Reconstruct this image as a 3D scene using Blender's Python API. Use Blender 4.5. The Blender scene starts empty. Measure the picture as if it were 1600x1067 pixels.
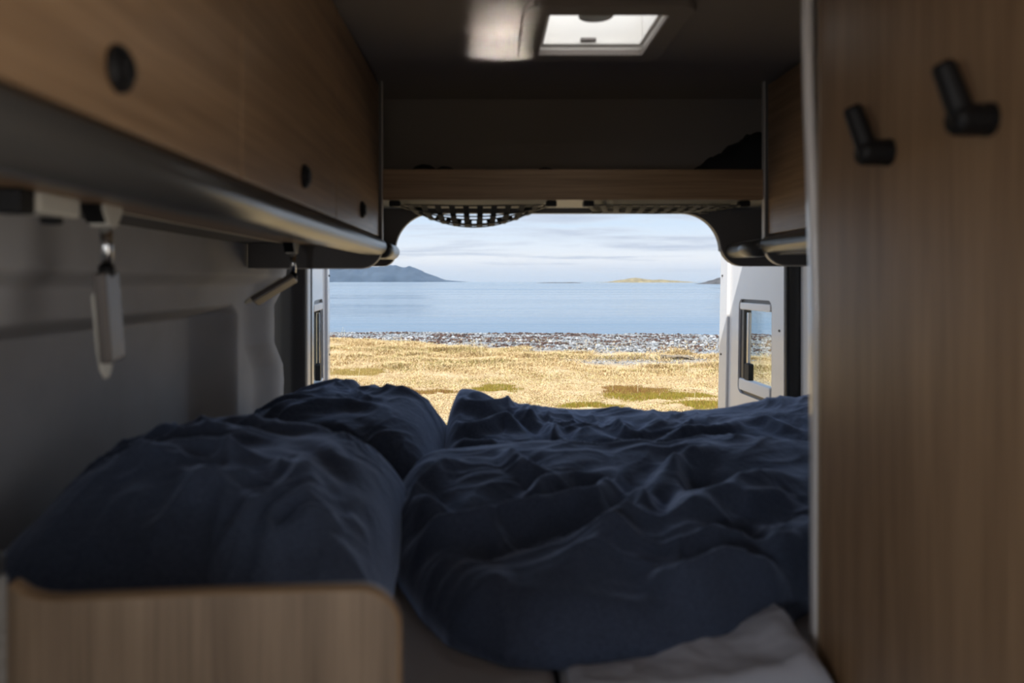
import bpy, bmesh, math, random
import numpy as np
from mathutils import Vector, Matrix

# ---------------------------------------------------------------- camera, sky, sun, exposure
# World frame: the camera stands at the origin of x and y at eye height z = 0, looking along +y
# towards the open rear doors.  The van's centre line is at x = 0.195.
SC = bpy.context.scene
COL = SC.collection
SC.view_settings.view_transform = 'Standard'
SC.view_settings.look = 'None'
SC.view_settings.gamma = 1.0
SC.view_settings.use_curve_mapping = False
SC.view_settings.exposure = 0.6

cam_d = bpy.data.cameras.new('camera')
cam = bpy.data.objects.new('camera', cam_d)
COL.objects.link(cam)
cam.location = (0, 0, 0)
cam.rotation_euler = (math.radians(90), 0, 0)
cam_d.sensor_width = 36.0
cam_d.lens = 27.0
cam_d.shift_x = 40 / 1600.0
cam_d.shift_y = -93.5 / 1600.0
cam_d.clip_start = 0.05
cam_d.clip_end = 40000
cam_d.dof.use_dof = True
cam_d.dof.focus_distance = 6.0
cam_d.dof.aperture_fstop = 3.0
SC.camera = cam

SKY_STRENGTH = .74
world = bpy.data.worlds.new('sky')
SC.world = world
world.use_nodes = True
wn, wl = world.node_tree.nodes, world.node_tree.links
wn.clear()


def nd(nt, typ, **kw):
    n = nt.nodes.new(typ)
    for k, v in kw.items():
        if k.startswith('i_'):
            key = k[2:]
            key = int(key) if key.isdigit() else key.replace('_', ' ')
            n.inputs[key].default_value = v
        else:
            setattr(n, k, v)
    return n


def ramp(nt, stops, interp='LINEAR'):
    r = nt.nodes.new('ShaderNodeValToRGB')
    r.color_ramp.interpolation = interp
    els = r.color_ramp.elements
    while len(els) < len(stops):
        els.new(0.5)
    for e, (p, c) in zip(els, stops):
        e.position = p
        e.color = (c[0], c[1], c[2], 1) if len(c) == 3 else c
    return r


def build_world():
    nt = world.node_tree
    L = nt.links.new
    tc = nd(nt, 'ShaderNodeTexCoord')
    sep = nd(nt, 'ShaderNodeSeparateXYZ')
    L(tc.outputs['Generated'], sep.inputs[0])
    # clear-sky gradient by height above the horizon
    grad = ramp(nt, [(0.0, (.50, .60, .79)), (.012, (.55, .64, .81)), (.03, (.76, .81, .88)), (.085, (.56, .71, .89)), (.3, (.52, .69, .92)), (1.0, (.34, .54, .86))])
    L(sep.outputs['Z'], grad.inputs[0])
    # flat cloud sheets: project the direction on a plane overhead
    zc = nd(nt, 'ShaderNodeMath', operation='MAXIMUM', i_1=0.004)
    L(sep.outputs['Z'], zc.inputs[0])
    za = nd(nt, 'ShaderNodeMath', operation='ADD', i_1=0.06)
    L(zc.outputs[0], za.inputs[0])
    dx = nd(nt, 'ShaderNodeMath', operation='DIVIDE')
    dy = nd(nt, 'ShaderNodeMath', operation='DIVIDE')
    L(sep.outputs['X'], dx.inputs[0]); L(za.outputs[0], dx.inputs[1])
    L(sep.outputs['Y'], dy.inputs[0]); L(za.outputs[0], dy.inputs[1])
    cmb = nd(nt, 'ShaderNodeCombineXYZ')
    L(dx.outputs[0], cmb.inputs[0]); L(dy.outputs[0], cmb.inputs[1])
    mp = nd(nt, 'ShaderNodeMapping')
    mp.inputs['Scale'].default_value = (.55, 1.0, 1)
    mp.inputs['Location'].default_value = (3.1, 1.35, 0)
    L(cmb.outputs[0], mp.inputs['Vector'])
    n1 = nd(nt, 'ShaderNodeTexNoise', i_Scale=.75, i_Detail=8.0, i_Roughness=.58, i_Distortion=.35)
    L(mp.outputs[0], n1.inputs['Vector'])
    cov = ramp(nt, [(.46, (0, 0, 0)), (.60, (1, 1, 1))])
    L(n1.outputs['Fac'], cov.inputs[0])
    # undersides: greyer where the sheet is thick
    ccol = ramp(nt, [(.42, (.80, .84, .89)), (.53, (.60, .66, .76)), (.66, (.48, .55, .68))])
    L(n1.outputs['Fac'], ccol.inputs[0])
    up = nd(nt, 'ShaderNodeMapRange', i_1=.006, i_2=.022, i_3=0.0, i_4=.9)
    L(sep.outputs['Z'], up.inputs[0])
    fac = nd(nt, 'ShaderNodeMath', operation='MULTIPLY')
    L(cov.outputs[0], fac.inputs[0]); L(up.outputs[0], fac.inputs[1])
    mix = nd(nt, 'ShaderNodeMixRGB')
    L(fac.outputs[0], mix.inputs[0]); L(grad.outputs[0], mix.inputs[1]); L(ccol.outputs[0], mix.inputs[2])
    bg = nd(nt, 'ShaderNodeBackground', i_Strength=SKY_STRENGTH)
    L(mix.outputs[0], bg.inputs[0])
    out = nd(nt, 'ShaderNodeOutputWorld')
    L(bg.outputs[0], out.inputs[0])


build_world()

SUN_DIR = Vector((.45, 1.0, -1.4)).normalized()      # the way the sunlight travels: from ahead of the van, high on its left
sun_d = bpy.data.lights.new('sun', 'SUN')
sun_d.energy = 4.4
sun_d.angle = math.radians(.6)
sun_d.color = (1.0, .95, .86)
sun = bpy.data.objects.new('sun', sun_d)
COL.objects.link(sun)
sun.rotation_euler = SUN_DIR.to_track_quat('-Z', 'Y').to_euler()


def area_light(name, loc, aim, sx, sy, power, color=(1, 1, 1)):
    d = bpy.data.lights.new(name, 'AREA')
    d.shape = 'RECTANGLE'
    d.size, d.size_y = sx, sy
    d.energy = power
    d.color = color
    o = bpy.data.objects.new(name, d)
    COL.objects.link(o)
    o.location = loc
    o.rotation_euler = (Vector(aim)).to_track_quat('-Z', 'Y').to_euler()
    return o


# daylight entering through the van's own openings behind the camera: windscreen, open sliding door, kitchen window
area_light('daylight_windscreen', (.195, -2.85, -.35), (0, 1, -.05), 1.6, .75, .8, (1.0, .97, .93))
area_light('daylight_sliding_door', (1.16, -.33, -.45), (-1, .1, 0), 1.1, 1.5, 8.5, (1.0, .975, .95))
area_light('daylight_kitchen_window', (-.77, -.75, -.08), (1, .2, -.05), .8, .4, 7, (.95, .97, 1.0))

# added narrow lamps behind the camera, standing in for reflected sun on the ceiling
for gx, gy, gw, gh, gp in ((.030, 1.64, .105, .19, .075), (.026, 1.615, .10, .016, .035), (.030, 1.775, .11, .018, .045)):
    src = Vector((gx + .07, -.25, -.66 + (gy - 1.64) * .55))
    gl = area_light('added_ceiling_glint', src, Vector((gx, gy, .53)) - src, gw, gh, gp, (1.0, .95, .88))
    gl.data.spread = math.radians(1.6)

random.seed(7)
RNG = np.random.default_rng(11)
PI = math.pi

# ---------------------------------------------------------------- materials
MATS = {}


def principled(name, color, rough=.6, metal=0.0, spec=.5, sheen=0.0, bump=None, vary=None, coat=0.0):
    """bump=(scale, strength, distance), vary=(scale, amount)"""
    m = bpy.data.materials.new(name)
    m.use_nodes = True
    nt = m.node_tree
    b = nt.nodes['Principled BSDF']
    b.inputs['Base Color'].default_value = (*color, 1)
    b.inputs['Roughness'].default_value = rough
    b.inputs['Metallic'].default_value = metal
    b.inputs['Specular IOR Level'].default_value = spec
    b.inputs['Sheen Weight'].default_value = sheen
    b.inputs['Coat Weight'].default_value = coat
    geo = nd(nt, 'ShaderNodeNewGeometry')
    if vary:
        n = nd(nt, 'ShaderNodeTexNoise', i_Scale=vary[0], i_Detail=5.0)
        nt.links.new(geo.outputs['Position'], n.inputs['Vector'])
        r = ramp(nt, [(.25, [c * (1 - vary[1]) for c in color]), (.75, [min(1, c * (1 + vary[1])) for c in color])])
        nt.links.new(n.outputs['Fac'], r.inputs[0])
        nt.links.new(r.outputs[0], b.inputs['Base Color'])
    if bump:
        n2 = nd(nt, 'ShaderNodeTexNoise', i_Scale=bump[0], i_Detail=4.0)
        nt.links.new(geo.outputs['Position'], n2.inputs['Vector'])
        bp = nd(nt, 'ShaderNodeBump', i_Strength=bump[1], i_Distance=bump[2])
        nt.links.new(n2.outputs['Fac'], bp.inputs['Height'])
        nt.links.new(bp.outputs[0], b.inputs['Normal'])
    MATS[name] = m
    return m


def wood(name, axis, light=(.385, .245, .138), dark=(.215, .130, .070), rough=.38, coarse=1.0):
    """laminate with the grain running along the given world axis"""
    m = bpy.data.materials.new(name)
    m.use_nodes = True
    nt = m.node_tree
    L = nt.links.new
    b = nt.nodes['Principled BSDF']
    b.inputs['Roughness'].default_value = rough
    geo = nd(nt, 'ShaderNodeNewGeometry')
    mp = nd(nt, 'ShaderNodeMapping')
    s = [26.0 * coarse] * 3
    s[axis] = 1.1
    mp.inputs['Scale'].default_value = s
    L(geo.outputs['Position'], mp.inputs['Vector'])
    n1 = nd(nt, 'ShaderNodeTexNoise', i_Scale=1.0, i_Detail=7.0, i_Roughness=.62, i_Distortion=.25)
    L(mp.outputs[0], n1.inputs['Vector'])
    mp2 = nd(nt, 'ShaderNodeMapping')
    s2 = [210.0] * 3
    s2[axis] = 5.0
    mp2.inputs['Scale'].default_value = s2
    L(geo.outputs['Position'], mp2.inputs['Vector'])
    n2 = nd(nt, 'ShaderNodeTexNoise', i_Scale=1.0, i_Detail=3.0)
    L(mp2.outputs[0], n2.inputs['Vector'])
    mixf = nd(nt, 'ShaderNodeMixRGB', i_0=.38)
    L(n1.outputs['Fac'], mixf.inputs[1]); L(n2.outputs['Fac'], mixf.inputs[2])
    r = ramp(nt, [(.38, dark), (.62, light)])
    L(mixf.outputs[0], r.inputs[0])
    L(r.outputs[0], b.inputs['Base Color'])
    bp = nd(nt, 'ShaderNodeBump', i_Strength=.12, i_Distance=.001)
    L(n2.outputs['Fac'], bp.inputs['Height'])
    L(bp.outputs[0], b.inputs['Normal'])
    MATS[name] = m
    return m


def vcol_mat(name, rough=.8, spec=.3, translucent=0.0):
    """colour carried by the pieces themselves (a face-corner colour attribute)"""
    m = bpy.data.materials.new(name)
    m.use_nodes = True
    nt = m.node_tree
    b = nt.nodes['Principled BSDF']
    b.inputs['Roughness'].default_value = rough
    b.inputs['Specular IOR Level'].default_value = spec
    a = nd(nt, 'ShaderNodeAttribute', attribute_name='tint')
    nt.links.new(a.outputs['Color'], b.inputs['Base Color'])
    MATS[name] = m
    return m


WOOD_Y = wood('oak_laminate_along', 1)
WOOD_X = wood('oak_laminate_across', 0)
WOOD_Z = wood('oak_laminate_upright', 2, coarse=.8)
LINING = principled('grey_felt_lining', (.46, .45, .455), .85, spec=.2, bump=(900, .25, .0006), vary=(9, .06))
CEIL = principled('warm_grey_ceiling_lining', (.30, .262, .240), .85, spec=.2, bump=(900, .2, .0006))
GREY_PANEL = principled('charcoal_grey_laminate', (.13, .12, .115), .5)
EDGE = principled('pale_edge_banding', (.62, .58, .54), .45)
RAIL = principled('dark_gloss_rail', (.055, .052, .049), .28, spec=.6)
BLACK = principled('black_plastic', (.007, .007, .008), .55, spec=.35)
CHROME = principled('chrome', (.65, .66, .68), .14, metal=1.0)
LAMP_GREY = principled('bronze_grey_lamp_body', (.16, .14, .13), .35, metal=.4)
OFFWHITE = principled('off_white_plastic', (.62, .60, .54), .45)
CREAM = principled('cream_board', (.62, .57, .47), .6)
BODY_WHITE = principled('white_van_paint', (.78, .78, .80), .25, coat=.4)
RUBBER = principled('black_rubber_seal', (.010, .010, .011), .32)
WIN_FRAME = principled('dark_window_frame', (.028, .030, .034), .3)
BLIND_WHITE = principled('white_blind_cassette', (.80, .80, .82), .35)
MATTRESS = principled('grey_mattress_cover', (.42, .42, .45), .9, spec=.2, bump=(700, .3, .0006))
NETMAT = principled('black_elastic_net', (.006, .006, .006), .7)
BAGMAT = principled('black_bag_cloth', (.015, .015, .016), .75, bump=(120, .4, .002))
STONE_TOP = principled('speckled_grey_worktop', (.22, .21, .20), .45, vary=(220, .45))
VINYL = principled('grey_vinyl_floor', (.20, .19, .18), .6, vary=(30, .15))
SHAFT_WHITE = principled('white_skylight_shaft', (.86, .83, .79), .5)


def glass_mat(name, tint=(.9, .95, .97), rough=0.0):
    m = bpy.data.materials.new(name)
    m.use_nodes = True
    nt = m.node_tree
    nt.nodes.clear()
    # the same reflectance on the way in and on the way out of the thin pane
    geo = nd(nt, 'ShaderNodeNewGeometry')
    ior = nd(nt, 'ShaderNodeMapRange', i_1=0.0, i_2=1.0, i_3=1.5, i_4=1 / 1.5)
    nt.links.new(geo.outputs['Backfacing'], ior.inputs[0])
    fr = nd(nt, 'ShaderNodeFresnel')
    nt.links.new(ior.outputs[0], fr.inputs['IOR'])
    tr = nd(nt, 'ShaderNodeBsdfTransparent', i_Color=(*tint, 1))
    gl = nd(nt, 'ShaderNodeBsdfGlossy', i_Roughness=rough)
    mx = nd(nt, 'ShaderNodeMixShader')
    out = nd(nt, 'ShaderNodeOutputMaterial')
    nt.links.new(fr.outputs[0], mx.inputs[0]); nt.links.new(tr.outputs[0], mx.inputs[1])
    nt.links.new(gl.outputs[0], mx.inputs[2]); nt.links.new(mx.outputs[0], out.inputs[0])
    MATS[name] = m
    return m


GLASS = glass_mat('tinted_acrylic_pane', (.88, .92, .93))
TEAL_GLASS = glass_mat('green_edged_glass', (.45, .75, .72))


def lid_mat():
    m = bpy.data.materials.new('milky_skylight_lid')
    m.use_nodes = True
    nt = m.node_tree
    nt.nodes.clear()
    tl = nd(nt, 'ShaderNodeBsdfTranslucent', i_Color=(.97, .95, .92, 1))
    df = nd(nt, 'ShaderNodeBsdfDiffuse', i_Color=(.85, .83, .8, 1))
    mx = nd(nt, 'ShaderNodeMixShader', i_0=.06)
    out = nd(nt, 'ShaderNodeOutputMaterial')
    nt.links.new(tl.outputs[0], mx.inputs[1]); nt.links.new(df.outputs[0], mx.inputs[2])
    nt.links.new(mx.outputs[0], out.inputs[0])
    return m


LID = lid_mat()


def linen_mat(name, color):
    m = bpy.data.materials.new(name)
    m.use_nodes = True
    nt = m.node_tree
    L = nt.links.new
    b = nt.nodes['Principled BSDF']
    b.inputs['Roughness'].default_value = .85
    b.inputs['Specular IOR Level'].default_value = .15
    b.inputs['Sheen Weight'].default_value = .9
    b.inputs['Sheen Roughness'].default_value = .38
    b.inputs['Sheen Tint'].default_value = (.55, .68, 1, 1)
    geo = nd(nt, 'ShaderNodeNewGeometry')
    heights = []
    for s in ((900, 120, 300), (120, 900, 300)):
        mp = nd(nt, 'ShaderNodeMapping')
        mp.inputs['Scale'].default_value = s
        L(geo.outputs['Position'], mp.inputs['Vector'])
        n = nd(nt, 'ShaderNodeTexNoise', i_Scale=1.0, i_Detail=2.0)
        L(mp.outputs[0], n.inputs['Vector'])
        heights.append(n)
    mx = nd(nt, 'ShaderNodeMixRGB', i_0=.5)
    L(heights[0].outputs['Fac'], mx.inputs[1]); L(heights[1].outputs['Fac'], mx.inputs[2])
    r = ramp(nt, [(.36, [c * .68 for c in color]), (.64, [c * 1.35 for c in color])])
    L(mx.outputs[0], r.inputs[0]); L(r.outputs[0], b.inputs['Base Color'])
    # small creases of the linen
    nz = nd(nt, 'ShaderNodeTexNoise', i_Scale=38.0, i_Detail=5.0, i_Distortion=1.2)
    L(geo.outputs['Position'], nz.inputs['Vector'])
    b1 = nd(nt, 'ShaderNodeBump', i_Strength=.5, i_Distance=.004)
    L(nz.outputs['Fac'], b1.inputs['Height'])
    b2 = nd(nt, 'ShaderNodeBump', i_Strength=.35, i_Distance=.0008)
    L(mx.outputs[0], b2.inputs['Height']); L(b1.outputs[0], b2.inputs['Normal'])
    L(b2.outputs[0], b.inputs['Normal'])
    return m


LINEN = linen_mat('navy_linen', (.066, .088, .145))


# ---------------------------------------------------------------- mesh helpers
def mesh_obj(name, verts, faces, mat, parent=None, smooth=False):
    me = bpy.data.meshes.new(name)
    me.from_pydata([tuple(v) for v in verts], [], faces)
    me.update()
    return link(name, me, mat, parent, smooth)


def link(name, me, mat, parent=None, smooth=False):
    if mat is not None and not me.materials:
        me.materials.append(mat)
    if smooth:
        me.polygons.foreach_set('use_smooth', [True] * len(me.polygons))
    o = bpy.data.objects.new(name, me)
    COL.objects.link(o)
    if parent is not None:
        o.parent = parent
    return o


def bm_obj(name, bm, mat, parent=None, smooth=False):
    bmesh.ops.recalc_face_normals(bm, faces=bm.faces)
    me = bpy.data.meshes.new(name)
    bm.to_mesh(me)
    bm.free()
    return link(name, me, mat, parent, smooth)


def add_box(bm, x0, x1, y0, y1, z0, z1, bevel=0.0, seg=2):
    t = bmesh.new()
    bmesh.ops.create_cube(t, size=1)
    for v in t.verts:
        v.co = Vector((x0 + (v.co.x + .5) * (x1 - x0), y0 + (v.co.y + .5) * (y1 - y0), z0 + (v.co.z + .5) * (z1 - z0)))
    if bevel:
        bmesh.ops.bevel(t, geom=t.edges[:], offset=bevel, segments=seg, affect='EDGES', profile=.5)
    me = bpy.data.meshes.new('tmp')
    t.to_mesh(me); t.free()
    bm.from_mesh(me)
    bpy.data.meshes.remove(me)


def box(name, x0, x1, y0, y1, z0, z1, mat, parent=None, bevel=0.002, seg=2):
    bm = bmesh.new()
    add_box(bm, x0, x1, y0, y1, z0, z1, bevel, seg)
    return bm_obj(name, bm, mat, parent)


def prism(name, outline, axis, a0, a1, mat, parent=None, bevel=0.0, holes=None):
    """extrude a 2D outline (u, v) along an axis: axis 0 -> (a,u,v), 1 -> (u,a,v), 2 -> (u,v,a)"""
    def P(u, v, a):
        return ((a, u, v), (u, a, v), (u, v, a))[axis]
    bm = bmesh.new()
    loops = [outline] + (holes or [])
    edges = []
    for lp in loops:
        vs = [bm.verts.new(P(u, v, a0)) for u, v in lp]
        edges += [bm.edges.new((vs[i], vs[(i + 1) % len(vs)])) for i in range(len(vs))]
    if holes:
        bmesh.ops.triangle_fill(bm, use_beauty=True, use_dissolve=False, edges=edges)
    else:
        bm.faces.new([e.verts[0] for e in edges]) if False else bmesh.ops.contextual_create(bm, geom=edges)
    fs = bm.faces[:]
    r = bmesh.ops.extrude_face_region(bm, geom=fs)
    d = Vector(P(0, 0, a1)) - Vector(P(0, 0, a0))
    bmesh.ops.translate(bm, vec=d, verts=[g for g in r['geom'] if isinstance(g, bmesh.types.BMVert)])
    bmesh.ops.recalc_face_normals(bm, faces=bm.faces)
    if bevel:
        es = [e for e in bm.edges if len(e.link_faces) == 2 and e.calc_face_angle(0) > .6]
        bmesh.ops.bevel(bm, geom=es, offset=bevel, segments=2, affect='EDGES', profile=.5)
    return bm_obj(name, bm, mat, parent)


def arc(cx, cy, r, a0, a1, n=8):
    return [(cx + r * math.cos(math.radians(a0 + (a1 - a0) * i / n)), cy + r * math.sin(math.radians(a0 + (a1 - a0) * i / n))) for i in range(n + 1)]


def rrect(x0, x1, y0, y1, r, n=6):
    return arc(x1 - r, y1 - r, r, 0, 90, n) + arc(x0 + r, y1 - r, r, 90, 180, n) + arc(x0 + r, y0 + r, r, 180, 270, n) + arc(x1 - r, y0 + r, r, 270, 360, n)


def tube_bm(bm, pts, radii, seg=12, cap=True, flat=None):
    pts = [Vector(p) for p in pts]
    if not hasattr(radii, '__len__'):
        radii = [radii] * len(pts)
    rings = []
    n0 = None
    for i, p in enumerate(pts):
        t = (pts[min(i + 1, len(pts) - 1)] - pts[max(i - 1, 0)]).normalized()
        if n0 is None:
            n0 = t.orthogonal().normalized()
        n0 = (n0 - t * n0.dot(t)).normalized()
        b = t.cross(n0)
        rings.append([bm.verts.new(p + (n0 * math.cos(2 * PI * k / seg) + b * math.sin(2 * PI * k / seg)) * radii[i]) for k in range(seg)])
    for a, b in zip(rings[:-1], rings[1:]):
        for k in range(seg):
            bm.faces.new((a[k], a[(k + 1) % seg], b[(k + 1) % seg], b[k]))
    if cap:
        bm.faces.new(rings[0][::-1]); bm.faces.new(rings[-1])


def tube(name, pts, radii, mat, parent=None, seg=12):
    bm = bmesh.new()
    tube_bm(bm, pts, radii, seg)
    o = bm_obj(name, bm, mat, parent)
    for p in o.data.polygons:
        p.use_smooth = len(p.vertices) == 4
    return o


def empty(name, loc=(0, 0, 0)):
    o = bpy.data.objects.new(name, None)
    o.empty_display_size = .05
    COL.objects.link(o)
    o.location = loc
    return o


def rooted(root, *objs):
    """parent objects built in world coordinates under an Empty that stands at the thing's base"""
    for o in objs:
        o.parent = root
        o.matrix_parent_inverse = Matrix.Translation(-root.location)
    return root


def under(part, *subs):
    for o in subs:
        o.parent = part
    return part


def tag(o, label, cat, group=None):
    o['label'] = label
    o['category'] = cat
    if group:
        o['group'] = group
    return o


def struct(o, label=None, cat=None):
    o['kind'] = 'structure'
    if label:
        o['label'] = label
    if cat:
        o['category'] = cat
    return o


def ss(a, b, x):
    t = np.clip((x - a) / (b - a), 0, 1)
    return t * t * (3 - 2 * t)


def vnoise(x, y, seed):
    """smooth gradient noise in [-1, 1]"""
    r = np.random.default_rng(seed)
    perm = r.permutation(512)
    ang = r.random(512) * 2 * PI
    xi, yi = np.floor(x).astype(int), np.floor(y).astype(int)
    xf, yf = x - xi, y - yi

    def g(ix, iy, fx, fy):
        h = ang[perm[(perm[ix & 511] + iy) & 511]]
        return np.cos(h) * fx + np.sin(h) * fy
    u = xf ** 3 * (xf * (xf * 6 - 15) + 10)
    v = yf ** 3 * (yf * (yf * 6 - 15) + 10)
    a = g(xi, yi, xf, yf) * (1 - u) + g(xi + 1, yi, xf - 1, yf) * u
    b = g(xi, yi + 1, xf, yf - 1) * (1 - u) + g(xi + 1, yi + 1, xf - 1, yf - 1) * u
    return (a * (1 - v) + b * v) * 1.5


def fbm(x, y, seed, octaves=4):
    s, a = 0, 1.0
    for k in range(octaves):
        s = s + a * vnoise(x * 2 ** k, y * 2 ** k, seed + k)
        a *= .5
    return s


def grid_mesh(name, X, Y, Z, mat, parent=None, floor_z=None, inset=.02):
    """a sheet over an (ny, nx) grid; with floor_z it is closed below into a solid"""
    ny, nx = X.shape
    V = np.stack([X, Y, Z], -1).reshape(-1, 3)
    idx = np.arange(ny * nx).reshape(ny, nx)
    F = np.stack([idx[:-1, :-1], idx[:-1, 1:], idx[1:, 1:], idx[1:, :-1]], -1).reshape(-1, 4)
    faces = F
    if floor_z is not None:
        ring = np.concatenate([idx[0, :-1], idx[:-1, -1], idx[-1, :0:-1], idx[:0:-1, 0]])
        c = V.mean(0)
        d = V[ring] - c
        d[:, 2] = 0
        B = V[ring] - d / np.maximum(np.linalg.norm(d, axis=1, keepdims=True), 1e-6) * inset
        B[:, 2] = floor_z
        n0 = len(V)
        V = np.concatenate([V, B, [[c[0], c[1], floor_z]]])
        m = len(ring)
        k = np.arange(m)
        k2 = (k + 1) % m
        faces = np.concatenate([F, np.stack([ring[k2], ring[k], n0 + k, n0 + k2], -1)])
        tri = np.stack([n0 + k2, n0 + k, np.full(m, n0 + m)], -1)
    me = bpy.data.meshes.new(name)
    fl = faces.tolist()
    if floor_z is not None:
        fl += tri.tolist()
    me.from_pydata(V.tolist(), [], fl)
    me.update()
    return link(name, me, mat, parent, True)


def fast_mesh(name, V, tris, mat, tint=None, smooth=False):
    """large triangle meshes from numpy arrays, tint = one colour for each triangle"""
    me = bpy.data.meshes.new(name)
    V = np.ascontiguousarray(V, np.float32)
    T = np.ascontiguousarray(tris, np.int32)
    me.vertices.add(len(V)); me.vertices.foreach_set('co', V.ravel())
    me.loops.add(T.size); me.loops.foreach_set('vertex_index', T.ravel())
    me.polygons.add(len(T))
    me.polygons.foreach_set('loop_start', np.arange(0, T.size, 3, dtype=np.int32))
    me.update(calc_edges=True)
    if tint is not None:
        at = me.attributes.new('tint', 'FLOAT_COLOR', 'FACE')
        c = np.ones((len(T), 4), np.float32)
        c[:, :3] = tint
        at.data.foreach_set('color', c.ravel())
    if smooth:
        me.polygons.foreach_set('use_smooth', np.ones(len(T), bool))
    return link(name, me, mat)


# ================================================================= OUTDOORS
def ground_z(X, Y):
    """grass flat behind the van, then a shingle bank falling to the water"""
    crest = 31.0 - .10 * X
    z = -2.05 + .05 * fbm(X * .25, Y * .25, 3, 3) * ss(5, 11, Y) + .03 * vnoise(X * .9, Y * .9, 9)
    z = z + .10 * np.exp(-((Y - 25.5) / 2.2) ** 2) * ss(6, -4, X)       # low grassy swell on the left
    z = z - .12 * ss(22, crest, Y) - 1.6 * ss(crest, crest + 16, Y)
    return z


SEA_Z = -2.80


def make_ground():
    ys = np.concatenate([np.linspace(-30, 8, 20), np.linspace(8.5, 36, 130), np.linspace(37, 80, 20)])
    xs = np.concatenate([np.linspace(-120, -20, 12), np.linspace(-19, 24, 110), np.linspace(25, 140, 12)])
    X, Y = np.meshgrid(xs, ys)
    m = bpy.data.materials.new('sandy_turf')
    m.use_nodes = True
    nt = m.node_tree
    L = nt.links.new
    b = nt.nodes['Principled BSDF']
    b.inputs['Roughness'].default_value = .95
    b.inputs['Specular IOR Level'].default_value = .1
    geo = nd(nt, 'ShaderNodeNewGeometry')
    n1 = nd(nt, 'ShaderNodeTexNoise', i_Scale=1.6, i_Detail=8.0, i_Roughness=.7)
    L(geo.outputs['Position'], n1.inputs['Vector'])
    grass = ramp(nt, [(.3, (.34, .23, .11)), (.5, (.50, .37, .21)), (.7, (.64, .51, .33))])
    L(n1.outputs['Fac'], grass.inputs[0])
    n2 = nd(nt, 'ShaderNodeTexNoise', i_Scale=9.0, i_Detail=6.0, i_Roughness=.75)
    L(geo.outputs['Position'], n2.inputs['Vector'])
    grav = ramp(nt, [(.32, (.12, .13, .15)), (.52, (.29, .31, .34)), (.68, (.46, .48, .50))])
    L(n2.outputs['Fac'], grav.inputs[0])
    a = nd(nt, 'ShaderNodeAttribute', attribute_name='gravel')
    mx = nd(nt, 'ShaderNodeMixRGB')
    L(a.outputs['Fac'], mx.inputs[0]); L(grass.outputs[0], mx.inputs[1]); L(grav.outputs[0], mx.inputs[2])
    L(mx.outputs[0], b.inputs['Base Color'])
    bp = nd(nt, 'ShaderNodeBump', i_Strength=.6, i_Distance=.05)
    L(n2.outputs['Fac'], bp.inputs['Height']); L(bp.outputs[0], b.inputs['Normal'])
    o = grid_mesh('ground', X, Y, ground_z(X, Y), m)
    at = o.data.attributes.new('gravel', 'FLOAT', 'POINT')
    at.data.foreach_set('value', gravel_amount(X, Y).ravel().astype(np.float32))
    struct(o, 'pale dry turf and grey gravel sloping to the shore behind the van', 'ground')


def gravel_amount(X, Y):
    edge = np.interp(X, [-9, -5, -3.6, -1.2, .76, 3, 6, 12], [29, 28, 26.7, 24.6, 23.0, 22.2, 21.5, 20.5]) + .5 * vnoise(X * .6, Y * 0 + 2.0, 21)
    g = ss(edge - .6, edge + .7, Y + .5 * vnoise(X * 1.7, Y * 1.7, 22))
    # a gravel patch in the turf on the right
    d = ((X - 4.4) / 2.6) ** 2 + ((Y - 20.2) / 1.35) ** 2 + .35 * vnoise(X * 1.3, Y * 1.3, 31)
    return np.maximum(g, .65 * ss(1.25, .35, d))


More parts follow.
